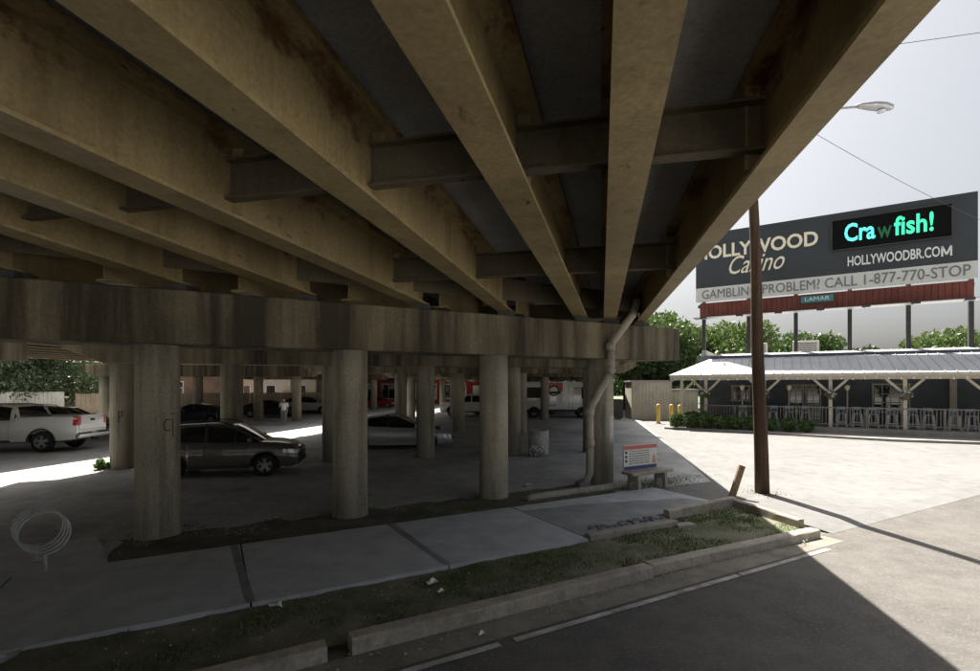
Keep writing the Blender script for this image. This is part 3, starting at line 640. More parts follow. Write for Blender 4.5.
# standing-seam roof panels
rp = None; y0, z0, y1, z1 = -.65, 3.38, 4.35, 4.86; pw = .46
def panel(x):
    global rp
    if rp is None:
        b = MB(); b.bar((pw / 2, y0, z0), (pw / 2, y1, z1), pw - .006, .03); b.bar((.012, y0, z0 + .035), (.012, y1, z1 + .035), .024, .05); rp = b.build('roof_panel', 'roof', rest); o = rp
    else: o = link('roof_panel', rp.data, None, rest)
    o.location = (x, 0, random.uniform(-.004, .004)); return o
x = .4
while x < XE: panel(x); x += pw
b = MB(); A, B, C, D = (-2.05, y0, z0), (.4, y0, z0), (.4, y1, z1), (-2.05, y1, z0 + .02)
for f in ((A, B, C), (A, C, D)): b.face(f); b.face([(p[0], p[1], p[2] - .03) for p in f][::-1])
b.build('hip_panel', 'roof', rest)
for t in (.25, .5, .75): b = MB(); q = lambda u: tuple(A[i] + (B[i] - A[i]) * u for i in range(3)); e = (A[0] + (C[0] - A[0]) * t, A[1] + (C[1] - A[1]) * t, A[2] + (C[2] - A[2]) * t + .02); b.bar((e[0], y0, z0 + .02), e, .024, .05); b.build('roof_seam', 'roof', rest)
rb('fascia_board', (8.98, -.62, 3.31), (XE + 2.0, .05, .12), 'porchpost')
for i in range(32): rb('rafter', (-1.6 + i * .69, 1.6, 3.33), (.06, 4.2, .001 + .1), 'porchpost') if i % 2 == 0 else None
rb('porch_beam', (9.0, -.02, 3.16), (XE + 2.2, .16, .2), 'porchpost')
for x in (-1.4, 0, 3.15, 6.35, 9.55, 12.72, 15.9, 19.0):
    b = MB(); b.box((x, 0, 1.75), (.17, .17, 2.62), 0, .01); o = b.build('porch_post', 'porchpost', rest)
    for s in (-1, 1):
        if x == -1.4 and s < 0: continue
        b = MB(); b.bar((x + s * .08, 0, 2.35), (x + s * .78, 0, 3.08), .1, .12); b.build('brace', 'porchpost', o)
rl = MB(); rl.box((8.3, -.05, 1.52), (16.9, .14, .06)); rl.box((8.3, -.05, .62), (16.9, .06, .06)); rl = rl.build('railing', 'rail', rest)
b = MB(); x = .1
while x < 16.6: b.box((x, -.05, 1.06), (.035, .035, .85)); x += .155
b.build('baluster', 'rail', rl)
for x in (1.6, 4.75, 7.95, 11.1, 14.3): rb('rail_post', (x, -.05, 1.0), (.1, .1, 1.1), 'rail', rl)
def window(x0, x1, z0, z1, nx, nz, y=3.2, name='window'):
    f = MB(); t = .09
    f.box(((x0 + x1) / 2, y - .03, z1), (x1 - x0 + .18, .08, t)); f.box(((x0 + x1) / 2, y - .03, z0), (x1 - x0 + .18, .1, t))
    for x in (x0, x1): f.box((x, y - .03, (z0 + z1) / 2), (t, .076, z1 - z0))
    f = f.build(name, 'frame', rest)
    for i in range(nx):
        for j in range(nz):
            w_, h_ = (x1 - x0 - .1) / nx, (z1 - z0 - .1) / nz
            b = MB(); b.box((x0 + .05 + (i + .5) * w_, y - .012, z0 + .05 + (j + .5) * h_), (w_ - .05, .02, h_ - .05)); b.build('pane', 'glass_dark', f)
    b = MB()
    for i in range(1, nx): b.box((x0 + .05 + i * (x1 - x0 - .1) / nx, y - .02, (z0 + z1) / 2), (.045, .05, z1 - z0 - .1))
    for j in range(1, nz): b.box(((x0 + x1) / 2, y - .0195, z0 + .05 + j * (z1 - z0 - .1) / nz), (x1 - x0 - .1, .046, .04))
    if nx + nz > 2: b.build('glazing_bar', 'frame', f)
window(1.2, 2.2, 1.75, 2.7, 2, 2); window(4.4, 5.15, .55, 2.75, 2, 4, name='door'); window(5.3, 6.05, .55, 2.75, 2, 4, name='door')
window(8.6, 10.25, 1.2, 2.8, 4, 3); window(14.6, 15.8, .55, 2.75, 2, 4, name='door')
rb('pilaster', (12.1, 3.13, 1.9), (.3, .12, 2.9), 'frame')
b = MB()
for i in range(44): b.lathe([(.001, 0), (.045, .03), (.05, .08), (.02, .12)], 8, (-1.7 + i * .5, -.7, 3.06 - .05 * math.sin(i * math.pi / 4) ** 2))
b.tube([(-1.9 + i * .25, -.7, 3.2 - .05 * math.sin(i * math.pi / 8) ** 2) for i in range(90)], .008, 4)
b.build('string_lights', 'lamp_clear', rest)
def inrest(x, y, z): return rest.matrix_basis @ Vector((x, y, z))
rest_m = Matrix.Translation((13.3, 30.8, 0)) @ Matrix.Rotation(RZ, 4, 'Z')
def RW(x, y, z=0): return tuple(rest_m @ Vector((x, y, z)))
# bar stools by the rail
sx = [6.9, 7.6, 8.3, 9.1, 9.95, 10.6, 11.6, 12.25, 13.3, 14.0, 3.6, 4.4, 5.2, 2.0]
st0 = None
ords = sorted(sx)
for i, x in enumerate(ords):
    lb = 'pale tall bar stool at the porch rail, %s from the left' % ('first second third fourth fifth sixth seventh eighth ninth tenth eleventh twelfth thirteenth fourteenth'.split()[i])
    if st0 is None:
        st0 = o = thing('bar_stool', lb, 'stool', RW(x, .55, .45), RZ, 'bar stools along the porch rail')
        b = MB(); b.box((0, 0, .74), (.4, .38, .05), 0, .015); b.build('seat', 'stool_blue', o)
        for ax in (-1, 1):
            for ay in (-1, 1): b = MB(); b.bar((ax * .23, ay * .21, 0), (ax * .16, ay * .15, .72), .05, .05); b.build('leg', 'white', o)
        b = MB(); b.box((0, -.19, .25), (.4, .035, .035)); b.box((0, .19, .25), (.4, .035, .035)); b.build('footrest', 'white', o)
        b = MB(); b.box((0, .19, 1.02), (.4, .03, .16), 0, .01); b.box((-.17, .19, .88), (.035, .03, .3)); b.box((.17, .19, .88), (.035, .03, .3)); b.build('backrest', 'stool_blue', o)
    else:
        o = copy_tree(st0); o['label'] = lb; o.location = RW(x, .55, .45); o.rotation_euler = (0, 0, RZ + random.uniform(-.15, .15))
for i, x in enumerate((1.9, 4.4, 7.25)):
    o = thing('patio_torch', 'pale patio torch standing behind the porch rail, %s' % ('leftmost of three', 'middle of three', 'rightmost of three')[i], 'torch', RW(x, 1.6, .45), 0, 'patio torches')
    b = MB(); b.lathe([(.2, 0), (.2, .03), (.05, .06)], 14); b.build('base', 'galv', o); b = MB(); b.tube([(0, 0, .05), (0, 0, 2.0)], .04, 8); b.build('pole', 'porchpost', o)
    b = MB(); b.lathe([(.05, 1.98), (.12, 2.1), (.12, 2.2), (.16, 2.22), (.04, 2.32)], 12); b.build('head', 'cream', o)
# rooftop units
for x, y, sx_, lb in ((2.6, 7.5, 1.0, 'small grey rooftop unit on the restaurant, left one'), (5.4, 7.0, 1.5, 'boxy grey rooftop air conditioner near the middle billboard posts')):
    o = thing('air_conditioner', lb, 'air conditioner', RW(x, y, 4.8), RZ, 'rooftop units')
    b = MB(); b.box((0, 0, .5), (sx_, 1.0, .9), 0, .03); b.build('casing', 'ac', o); b = MB(); b.lathe([(.35, .951), (.35, 1.0), (.3, 1.0)], 16); b.build('fan_guard', 'steel_dark', o)
    b = MB()
    for i in range(6): b.box((0, -.505, .22 + i * .11), (sx_ * .8, .02, .04))
    b.build('grille', 'steel_dark', o); b = MB(); b.box((-.3, 0, .02), (.1, 1, .06)); b.box((.3, 0, .02), (.1, 1, .06)); b.build('skid', 'steel_dark', o)

# ------------------------------------------------------------------ billboard
BZ = math.atan2(-.556, .83)
bb = thing('billboard', 'huge dark casino billboard with digital sign above the restaurant', 'billboard', (21.7, 31.0, 0.04), BZ)
def bbx(name, x0, x1, z0, z1, y0, y1, mat, parent=bb): b = MB(); b.box(((x0 + x1) / 2, (y0 + y1) / 2, (z0 + z1) / 2), (x1 - x0, y1 - y0, z1 - z0)); return b.build(name, mat, parent)
face = bbx('face_panel', -8.4, 6.2, 9.56, 13.36, -.15, .05, 'board')
strip = bbx('white_strip', -8.4, 6.2, 8.6, 9.555, -.152, .05, 'board_white')
sk = bbx('skirt', -8.15, 6.05, 7.5, 8.5, -.05, .05, 'skirt')
for i in range(48): bbx('skirt_panel', -8.13 + i * .2955, -8.13 + i * .2955 + .27, 7.52, 8.48, -.085, -.045, 'skirt', sk)
for i in range(6):
    x = (-7.95, -5.1, -2.35, .5, 3.3, 6.0)[i]; b = MB(); b.box((x, .35, 6.4), (.22, .3, 12.8)); o = b.build('support_post', 'steel_dark', bb)
    b = MB(); b.bar((x, .05, 7.7), (x, .3, 7.3), .08, .1); b.build('bracket', 'steel_dark', o)
for z in (8.3, 10.2, 12.6): bbx('backing_beam', -8.3, 6.1, z - .1, z + .1, .06, .2, 'steel_dark')
bbx('catwalk', -8.4, 6.2, 7.36, 7.4, -1.1, -.1, 'galv')
for i in range(7):
    b = MB(); b.tube([(-7.6 + i * 2.2, -.1, 7.38), (-7.6 + i * 2.2, -1.7, 7.25)], .025, 6); b.box((-7.6 + i * 2.2, -1.75, 7.28), (.4, .18, .14)); b.build('flood_light', 'steel_dark', bb)
led = bbx('digital_display', -.4, 5.1, 11.05, 12.85, -.3, -.14, 'led_off')
b = MB()
for c, d in (((2.35, -.31, 12.88), (5.62, .06, .06)), ((2.35, -.31, 11.02), (5.62, .06, .06)), ((-.43, -.31, 11.95), (.06, .06, 1.8)), ((5.13, -.31, 11.95), (.06, .06, 1.8))): b.box(c, d)
b.build('display_frame', 'steel_dark', led)
RT = (R(90), 0, 0)
text('lettering', 'HOLLYWOOD', 1.25, 'cream', face, (-4.75, -.17, 11.95), RT, offset=.03, width=7.2)
text('lettering', 'Casino', 1.75, 'cream', face, (-4.75, -.17, 10.85), RT, shear=.45, width=3.3)
text('lettering', 'HOLLYWOODBR.CO', .82, 'letter_white', face, (2.5, -.17, 10.25), RT, offset=.014, width=4.25)
b = MB()
for a_, c_ in (((4.72, 9.97), (4.72, 10.55)), ((4.72, 10.55), (4.91, 10.05)), ((4.91, 10.05), (5.1, 10.55)), ((5.1, 10.55), (5.1, 9.97))): b.bar((a_[0], -.175, a_[1]), (c_[0], -.175, c_[1]), .02, .085, (1, 0, 0) if a_[0] == c_[0] else (1, 0, 0))
b.build('lettering', 'letter_white', face)
text('lettering', 'GAMBLING PROBLEM? CALL 1-877-770-STOP', .88, 'letter_grey', strip, (-1.05, -.17, 9.05), RT, width=13.9)
text('display_text', 'Cra', 1.5, 'led_cyan', led, (.95, -.32, 11.95), RT, offset=.03, width=1.5)
text('display_text', 'w', 1.4, 'led_green', led, (2.15, -.32, 11.87), RT, offset=.02, width=.68)
text('display_text', 'fish!', 1.5, 'led_mint', led, (3.5, -.32, 11.95), RT, offset=.03, width=1.75)
np_ = bbx('nameplate', -2.05, -.35, 7.95, 8.35, -.2, -.09, 'teal')
text('lettering', 'LAMAR', .36, 'letter_white', np_, (-1.2, -.21, 8.15), RT, width=1.3)

# ------------------------------------------------------------------ shed, bollards
sh = thing('storage_shed', 'beige ribbed metal storage shed left of the restaurant', 'shed', (11.2, 39.6, .03), R(-6))
def sbx(name, c, d, mat, parent=sh): b = MB(); b.box(c, d); return b.build(name, mat, parent)
sw = sbx('wall', (1.55, 1.5, 1.5), (3.1, 3.0, 3.0), 'shed'); b = MB()
for i in range(12): b.box((.1 + i * .265, -.02, 1.5), (.06, .05, 2.96))
b.build('wall_rib', 'shed', sw); sbx('roof', (1.55, 1.5, 3.06), (3.3, 3.2, .12), 'shed_roof')
lt = sbx('annex', (4.2, 1.9, 1.15), (2.2, 2.4, 2.3), 'shed'); sbx('annex_roof', (4.2, 1.85, 2.36), (2.4, 2.6, .1), 'shed_roof', lt)
b = MB()
for i in range(8): b.box((3.2 + i * .28, .68, 1.15), (.06, .05, 2.26))
b.build('wall_rib', 'shed', lt)
for i, (x, y, lb) in enumerate(((11.85, 35.2, 'leftmost of three tan bollards before the storage shed'), (12.55, 34.6, 'middle one of three tan bollards before the storage shed'), (12.75, 33.6, 'rightmost and nearest of three tan bollards before the shed'))):
    o = thing('bollard', lb, 'bollard', (x, y, .04), 0, 'bollards'); b = MB(); b.lathe([(.13, 0), (.13, 1.3), (.1, 1.37), (.03, 1.4)], 14); b.build('post', 'bollard', o)
    b = MB(); b.lathe([(.2, 0), (.2, .05), (.14, .06)], 14); b.build('base_collar', 'slab', o)
bin_ = thing('dumpster', 'dark bin container between the pier and the storage shed', 'bin', (10.1, 40.6, .04))
b = MB(); b.prism([(-.55, -.6), (.55, -.6), (.55, .6), (-.55, .6)], .15, 1.5); b.build('body', 'steel_dark', bin_); b = MB(); b.box((0, 0, 1.55), (1.2, 1.3, .08), 0, .02); b.build('lid', 'trim', bin_); b = MB()
for x in (-.4, .4):
    for y in (-.45, .45): b.lathe([(.08, -.03), (.08, .03)], 10, (x, y, .08), 'y')
b.build('caster', 'rubber', bin_)

# ------------------------------------------------------------------ plants
def leaf_cloud(seed, lobes, n, size, flat=.5):
    rn = random.Random(seed); b = MB()
    tot = sum(l[3] ** 2 for l in lobes)
    for (cx, cy, cz, r_) in lobes:
        for _ in range(int(n * r_ * r_ / tot)):
            u = rn.uniform(-1, 1); a = rn.uniform(0, 6.283); q = r_ * (rn.random() ** .4) * (1 + .25 * mn.noise((cx + 2 * math.cos(a), cy + 2 * math.sin(a), cz + 2 * u)))
            k = math.sqrt(1 - u * u); c = Vector((cx + q * k * math.cos(a), cy + q * k * math.sin(a), cz + q * u * .85))
            d = Vector((rn.gauss(0, 1), rn.gauss(0, 1), rn.gauss(0, 1) * flat)).normalized(); e = d.orthogonal(); e.rotate(Matrix.Rotation(rn.uniform(0, 6.28), 3, d)); s = size * rn.uniform(.6, 1.35); f = d.cross(e)
            i = len(b.v); b.v += [tuple(c - e * s), tuple(c + f * s * .5), tuple(c + e * s), tuple(c - f * s * .5)]; b.f.append((i, i + 1, i + 2, i + 3)); b.sm.append(False)
    return b.mesh('crown')
def tree(name, label, loc, h, crown_r, mat, seed, n=5000, size=.16, trunk=.3, group=None, base=.35):
    rn = random.Random(seed); o = thing(name, label, 'tree', loc, rn.uniform(0, 6), group); t = MB()
    t.tube([(0, 0, 0), (.05, .02, h * .25), (-.05, .1, h * .5), (.0, .0, h * .72)], [trunk, trunk * .75, trunk * .5, trunk * .2], 9)
    lobes = [(0, 0, h * .8, crown_r * .62)] + ([(crown_r * .7 * math.cos(a), crown_r * .7 * math.sin(a), h * .38, crown_r * .42) for a in (0, 1, 2, 3, 4, 5, 6)] if base < .3 else [])
    for i in range(9):
        a = i * 2.4 + rn.uniform(-.4, .4); q = crown_r * rn.uniform(.45, .85); z = h * rn.uniform(base + .1, .88); r_ = crown_r * rn.uniform(.3, .52)
        lobes.append((q * math.cos(a), q * math.sin(a), z, r_)); s = h * rn.uniform(.25, .5)
        t.tube([(0, 0, s), (q * .5 * math.cos(a), q * .5 * math.sin(a), (s + z) / 2 + .2), (q * math.cos(a), q * math.sin(a), z)], [trunk * .35, trunk * .22, trunk * .07], 6)
    t.build('trunk', 'bark', o); link('crown', leaf_cloud(seed, lobes, n, size), mat, o); return o
def retree(src, label, loc, sc, rz, group):
    o = copy_tree(src); o['label'] = label; o['group'] = group; o.location = loc; o.scale = (sc, sc, sc * random.uniform(.9, 1.1)); o.rotation_euler = (0, 0, rz); return o
GT = 'trees behind the restaurant'
tA = tree('tree', 'full green tree just left of the billboard, behind the shed', (17.5, 50, 0), 9.5, 4.6, 'leaf_mid', 11, 7000, .2, group=GT)
tB = tree('tree', 'dark green tree showing between the pier cap and the restaurant roof', (14.2, 47, 0), 8.2, 3.6, 'leaf_dark', 21, 6000, .19, group=GT)
tC = tree('tree', 'light green tree behind the second billboard post', (27, 58, 0), 9.5, 5.0, 'leaf_light', 31, 6500, .22, group=GT)
for i, (x, y, s, src, lb) in enumerate(((33, 62, .85, tA, 'rounded green tree behind the middle billboard posts'), (40, 62, .75, tC, 'pale green tree low behind the middle of the billboard'), (47, 62, .85, tB, 'dark tree low behind the fifth billboard post'), (54, 60, .9, tC, 'pale green tree near the right edge behind the billboard'),
        (60, 62, .85, tA, 'green tree at the far right edge behind the restaurant'), (68, 66, .9, tB, 'dark tree beyond the right edge behind the restaurant'), (15.2, 56, 1.15, tC, 'tall pale tree behind the dark tree by the pier cap'), (22, 60, 1.0, tB, 'dark tree behind the left end of the billboard'), (48, 78, 1.1, tA, 'farther green tree behind the dark tree at the fifth post'), (36, 80, 1.1, tC, 'farther pale tree behind the third and fourth posts'))):
    retree(src, lb, (x, y, 0), s, i * 1.7, GT)
tL = tree('magnolia_tree', 'glossy-leaved tree catching sun above the white pickup', (-37, 41.5, 0), 7.2, 4.3, 'leaf_gloss', 41, 24000, .105, group='trees beyond the ramp', base=.2)
for i, (x, y, s, src, lb) in enumerate(((-47, 44, 1.05, tL, 'glossy tree at the left edge above the pickup cab'), (-25, 74, 1.0, tB, 'dark tree far behind the walking person'), (-33, 72, 1.1, tA, 'green tree far behind the dark blue car'), (-17, 84, 1.1, tC, 'pale tree far behind the red storefront left side'), (-46, 70, 1.1, tA, 'green tree behind the brown house, left of it'), (-40, 78, 1.2, tB, 'dark tree behind the brown house'), (-4, 92, 1.2, tA, 'green tree far beyond the middle piers'), (6, 90, 1.1, tC, 'pale tree far beyond the food truck'), (14, 86, 1.2, tB, 'dark tree far beyond the food truck, to its right'))):
    retree(src, lb, (x, y, 0), s, i * 2.1 + 1, 'trees beyond the ramp')
tag(link('far_wood', leaf_cloud(77, [(-150 + i * 12, 135 + 12 * math.sin(i * 1.3), 3.5, 7 + 1.8 * math.sin(i * 2.1)) for i in range(34)], 60000, .5), 'leaf_dark'), 'distant band of dark trees along the horizon', 'trees', kind='stuff')
shm = [leaf_cloud(100 + k, [(0, 0, .5, .5), (.25, .1, .75, .35), (-.25, -.1, .7, .33), (.05, -.2, .9, .28)], 900, .075) for k in range(3)]
for i, x in enumerate((-1.5, -.75, .1, .95, 1.75, 2.6, 3.5, 4.35, 5.2)):
    o = thing('shrub', 'low green shrub before the porch, %s from the left' % ('first second third fourth fifth sixth seventh eighth ninth'.split()[i]), 'shrub', RW(x, -1.1, .12), i * 1.1, 'shrubs before the porch')
    sc = random.uniform(.75, 1.0) * (1.1 if i < 3 else .85); o.scale = (sc, sc, sc)
    link('foliage', shm[i % 3], 'leaf_mid', o); b = MB(); b.tube([(0, 0, 0), (.03, 0, .5)], [.04, .02], 6); b.tube([(0, 0, .1), (.2, .1, .55)], [.03, .012], 6); b.build('stem', 'bark', o)
fm = leaf_cloud(200, [(0, 0, .12, .24), (.12, 0, .02, .16), (-.12, .02, .02, .16)], 260, .05); lm = leaf_cloud(201, [(0, 0, .05, .27), (0, -.1, -.1, .18)], 300, .06)
for i, x in enumerate((0, 3.15, 6.35, 9.55, 12.72)):
    o = thing('hanging_basket', 'white flower basket on the porch post, %s from the left' % ('first second third fourth fifth'.split()[i]), 'flower basket', RW(x, -.25, 2.2), i, 'flower baskets on the porch posts')
    b = MB(); b.lathe([(.03, -.22), (.14, -.18), (.22, -.04), (.24, .0)], 14); b.build('basket', 'basket', o); link('flowers', fm, 'flower', o); link('leaves', lm, 'leaf_mid', o)
    b = MB(); b.tube([(0, 0, 0), (0, 0, .5)], .008, 5); b.build('hanger', 'steel_dark', o)
wm = leaf_cloud(300, [(0, 0, .15, .18), (.2, .05, .1, .14), (-.15, .05, .12, .13), (.05, -.1, .3, .12)], 260, .06)
for x, y, lb, sc in ((-12.35, 15.9, 'green weed clump at the foot of the second pier left column', .9), (-5.3, 27.9, 'green weed clump at the foot of a far pier column', 1.2)):
    o = thing('weed_clump', lb, 'weeds', (x, y, .05)); o.scale = (sc,) * 3; link('foliage', wm, 'weed', o); b = MB(); b.tube([(0, 0, 0), (.02, 0, .25)], [.01, .005], 5); b.build('stem', 'weed', o)

# ------------------------------------------------------------------ fences, houses, storefront
def fence(label, a, c, h, mat, z=.0):
    a = Vector((*a, z)); c = Vector((*c, z)); d = c - a; L = d.length; o = thing('fence', label, 'fence', a, math.atan2(d.y, d.x), 'timber fences at the lot edge'); n = int(L / .3)
    pm = MB(); pm.box((.14, 0, h / 2), (.28, .025, h)); me = pm.mesh('board'); me.materials.append(M[mat])
    for i in range(n): q = link('board', me, None, o); q.location = (i * .3, random.uniform(-.01, .01), random.uniform(-.03, .03))
    b = MB()
    for zz in (.4, h - .4): b.box((L / 2, .05, zz), (L, .06, .1))
    b.build('rail', mat, o)
    for i in range(int(L / 2.4) + 1): b = MB(); b.box((i * 2.4, .1, h / 2), (.1, .1, h)); b.build('post', mat, o)
fence('whitewashed board fence behind the white pickup', (-56, 36.6), (-32.4, 38.4), 2.25, 'fence_white')
fence('tan board fence beyond the blue-grey sedan, left of the pier columns', (-32.2, 38.9), (-14, 50.5), 2.1, 'fence_tan')
hs_ = thing('house', 'brown brick house with grey roof behind the tan fence', 'house', (-38, 49, 0), R(14))
def hb(name, c, d, mat, parent=hs_): b = MB(); b.box(c, d); return b.build(name, mat, parent)
hb('wall', (3, 4, 2.4), (16, 8, 4.8), 'brick'); b = MB(); b.prism([(-6, -1), (12, -1), (12, 9), (-6, 9)], 4.8, 4.95)
A = [(-6, -1, 4.95), (12, -1, 4.95), (12, 9, 4.95), (-6, 9, 4.95)]; rg = [(-2, 4, 7.2), (8, 4, 7.2)]
for f in ((A[0], A[1], rg[1], rg[0]), (A[1], A[2], rg[1]), (A[2], A[3], rg[0], rg[1]), (A[3], A[0], rg[0])): b.face(f)
rf = b.build('roof', 'shingle', hs_); hb('chimney', (1, 5, 7.2), (.7, .7, 1.8), 'brick', rf)
for x in (-2, 2.2, 6.5):
    f = hb('window', (x, -.03, 2.5), (1.3, .1, 1.4), 'white'); hb('pane', (x, -.09, 2.82), (1.1, .03, .55), 'glass_dark', f); hb('pane', (x, -.09, 2.2), (1.1, .03, .55), 'glass_dark', f)
d = hb('door', (4.4, -.03, 1.1), (1.0, .1, 2.2), 'white'); hb('handle', (4.75, -.1, 1.05), (.08, .06, .08), 'chrome', d); hb('awning', (4.4, -.5, 2.75), (1.9, 1.1, .1), 'white')
for k, (loc, rz, mat, lb) in enumerate((((-31, 62, 0), R(8), 'cream_wall', 'cream house with dark gable roof far behind the dark blue car'), ((-46, 52, 0), R(14), 'brick', 'brick house far left behind the glossy trees'))):
    g = thing('house', lb, 'house', loc, rz); hb('wall', (4, 4, 1.9), (10, 7, 3.8), mat, g); b = MB(); A = [(-1.6, 0, 3.8), (9.6, 0, 3.8), (9.6, 8, 3.8), (-1.6, 8, 3.8)]; rg = [(-1.6, 4, 6.4), (9.6, 4, 6.4)]
    for f in ((A[0], A[1], rg[1], rg[0]), (A[2], A[3], rg[0], rg[1]), (A[1], A[2], rg[1]), (A[3], A[0], rg[0]), A[::-1]): b.face(f)
    b.build('roof', 'shingle', g)
    for x in (.5, 3.5, 7.2): f = hb('window', (x, .47, 2.2), (1.2, .1, 1.3), 'white', g); hb('pane', (x, .40, 2.2), (1.0, .04, 1.1), 'glass_dark', f)
    hb('door', (5.4, .47, 1.1), (.95, .1, 2.1), 'fence_tan', g)
sf = thing('storefront', 'long red storefront with white trim far behind the piers', 'storefront', (-22, 74, 0), R(2))
hb('wall', (13, 4, 2.7), (34, 8, 5.4), 'brick_red', sf); hb('cornice', (13, -.1, 5.5), (34.4, .5, .35), 'white', sf); hb('sign_band', (13, -.06, 4.3), (33, .1, .8), 'white', sf)
for i in range(11):
    f = hb('window', (-2.2 + i * 3.05, -.04, 1.9), (2.1, .12, 2.3), 'white', sf); hb('pane', (-2.2 + i * 3.05 - .5, -.11, 1.9), (.9, .04, 2.0), 'glass_dark', f); hb('pane', (-2.2 + i * 3.05 + .5, -.11, 1.9), (.9, .04, 2.0), 'glass_dark', f)
for i in range(4): hb('awning', (-.6 + i * 9.1, -.8, 3.45), (4.2, 1.5, .12), 'blue_print' if i % 2 else 'cream_wall', sf)
hb('roof', (13, 4, 5.45), (33.6, 7.6, .2), 'roof_flat', sf)

# ------------------------------------------------------------------ vehicles
def interp(pts, x):
    if x <= pts[0][0]: return pts[0][1]
    for (a, p), (c, q) in zip(pts, pts[1:]):
        if x <= c:
            t = (x - a) / (c - a); return p + (q - p) * t
    return pts[-1][1]
def smooth(pts, n=60):
    """Catmull-like smoothing of a profile polyline"""
    xs = [pts[0][0] + (pts[-1][0] - pts[0][0]) * i / n for i in range(n + 1)]; out = [(x, interp(pts, x)) for x in xs]
    for _ in range(2): out = [out[0]] + [(out[i][0], (out[i - 1][1] + 2 * out[i][1] + out[i + 1][1]) / 4) for i in range(1, n)] + [out[-1]]
    return out
WHEELS = {}
def wheel(root, x, y, r_, side, width=.22, rim='alloy'):
    key = (r_, width, rim)
    if key not in WHEELS:
        t = MB(); t.lathe([(r_ * .62, -width / 2), (r_ * .9, -width / 2), (r_ * .985, -width * .36), (r_, -width * .2), (r_, width * .2), (r_ * .985, width * .36), (r_ * .9, width / 2), (r_ * .62, width / 2)], 28, axis='y', caps=False)
        m = MB(); m.lathe([(r_ * .64, -width / 2 + .01), (r_ * .60, -width / 2 + .02), (r_ * .58, width * .1), (r_ * .64, width * .3)], 28, axis='y', caps=False)
        for k in range(10):
            a = k * math.pi / 5 + .12 * (-1) ** k; m.bar((0, -width * .36, 0), (r_ * .61 * math.cos(a), -width * .40, r_ * .61 * math.sin(a)), .05, .03, (0, 1, 0))
        m.lathe([(.07, -width * .45), (.08, -width * .3)], 14, axis='y'); bk_ = MB(); bk_.lathe([(r_ * .57, -width * .12), (r_ * .57, -width * .06)], 20, axis='y')
        WHEELS[key] = []
        for mb, nm, mt in ((t, 'tyre', 'rubber'), (m, 'rim', rim), (bk_, 'brake_disc', 'trim')):
            me = mb.mesh(nm); bm = bmesh.new(); bm.from_mesh(me); bmesh.ops.recalc_face_normals(bm, faces=bm.faces); bm.to_mesh(me); bm.free(); me.materials.append(M[mt]); WHEELS[key].append((nm, me))
    o = bpy.data.objects.new('wheel', None); COL.objects.link(o); o.parent = root; o.location = (x, y, r_); o.rotation_euler = (0, 0, 0 if side < 0 else math.pi); o.empty_display_size = .1
    for nm, me in WHEELS[key]: link(nm, me, None, o)
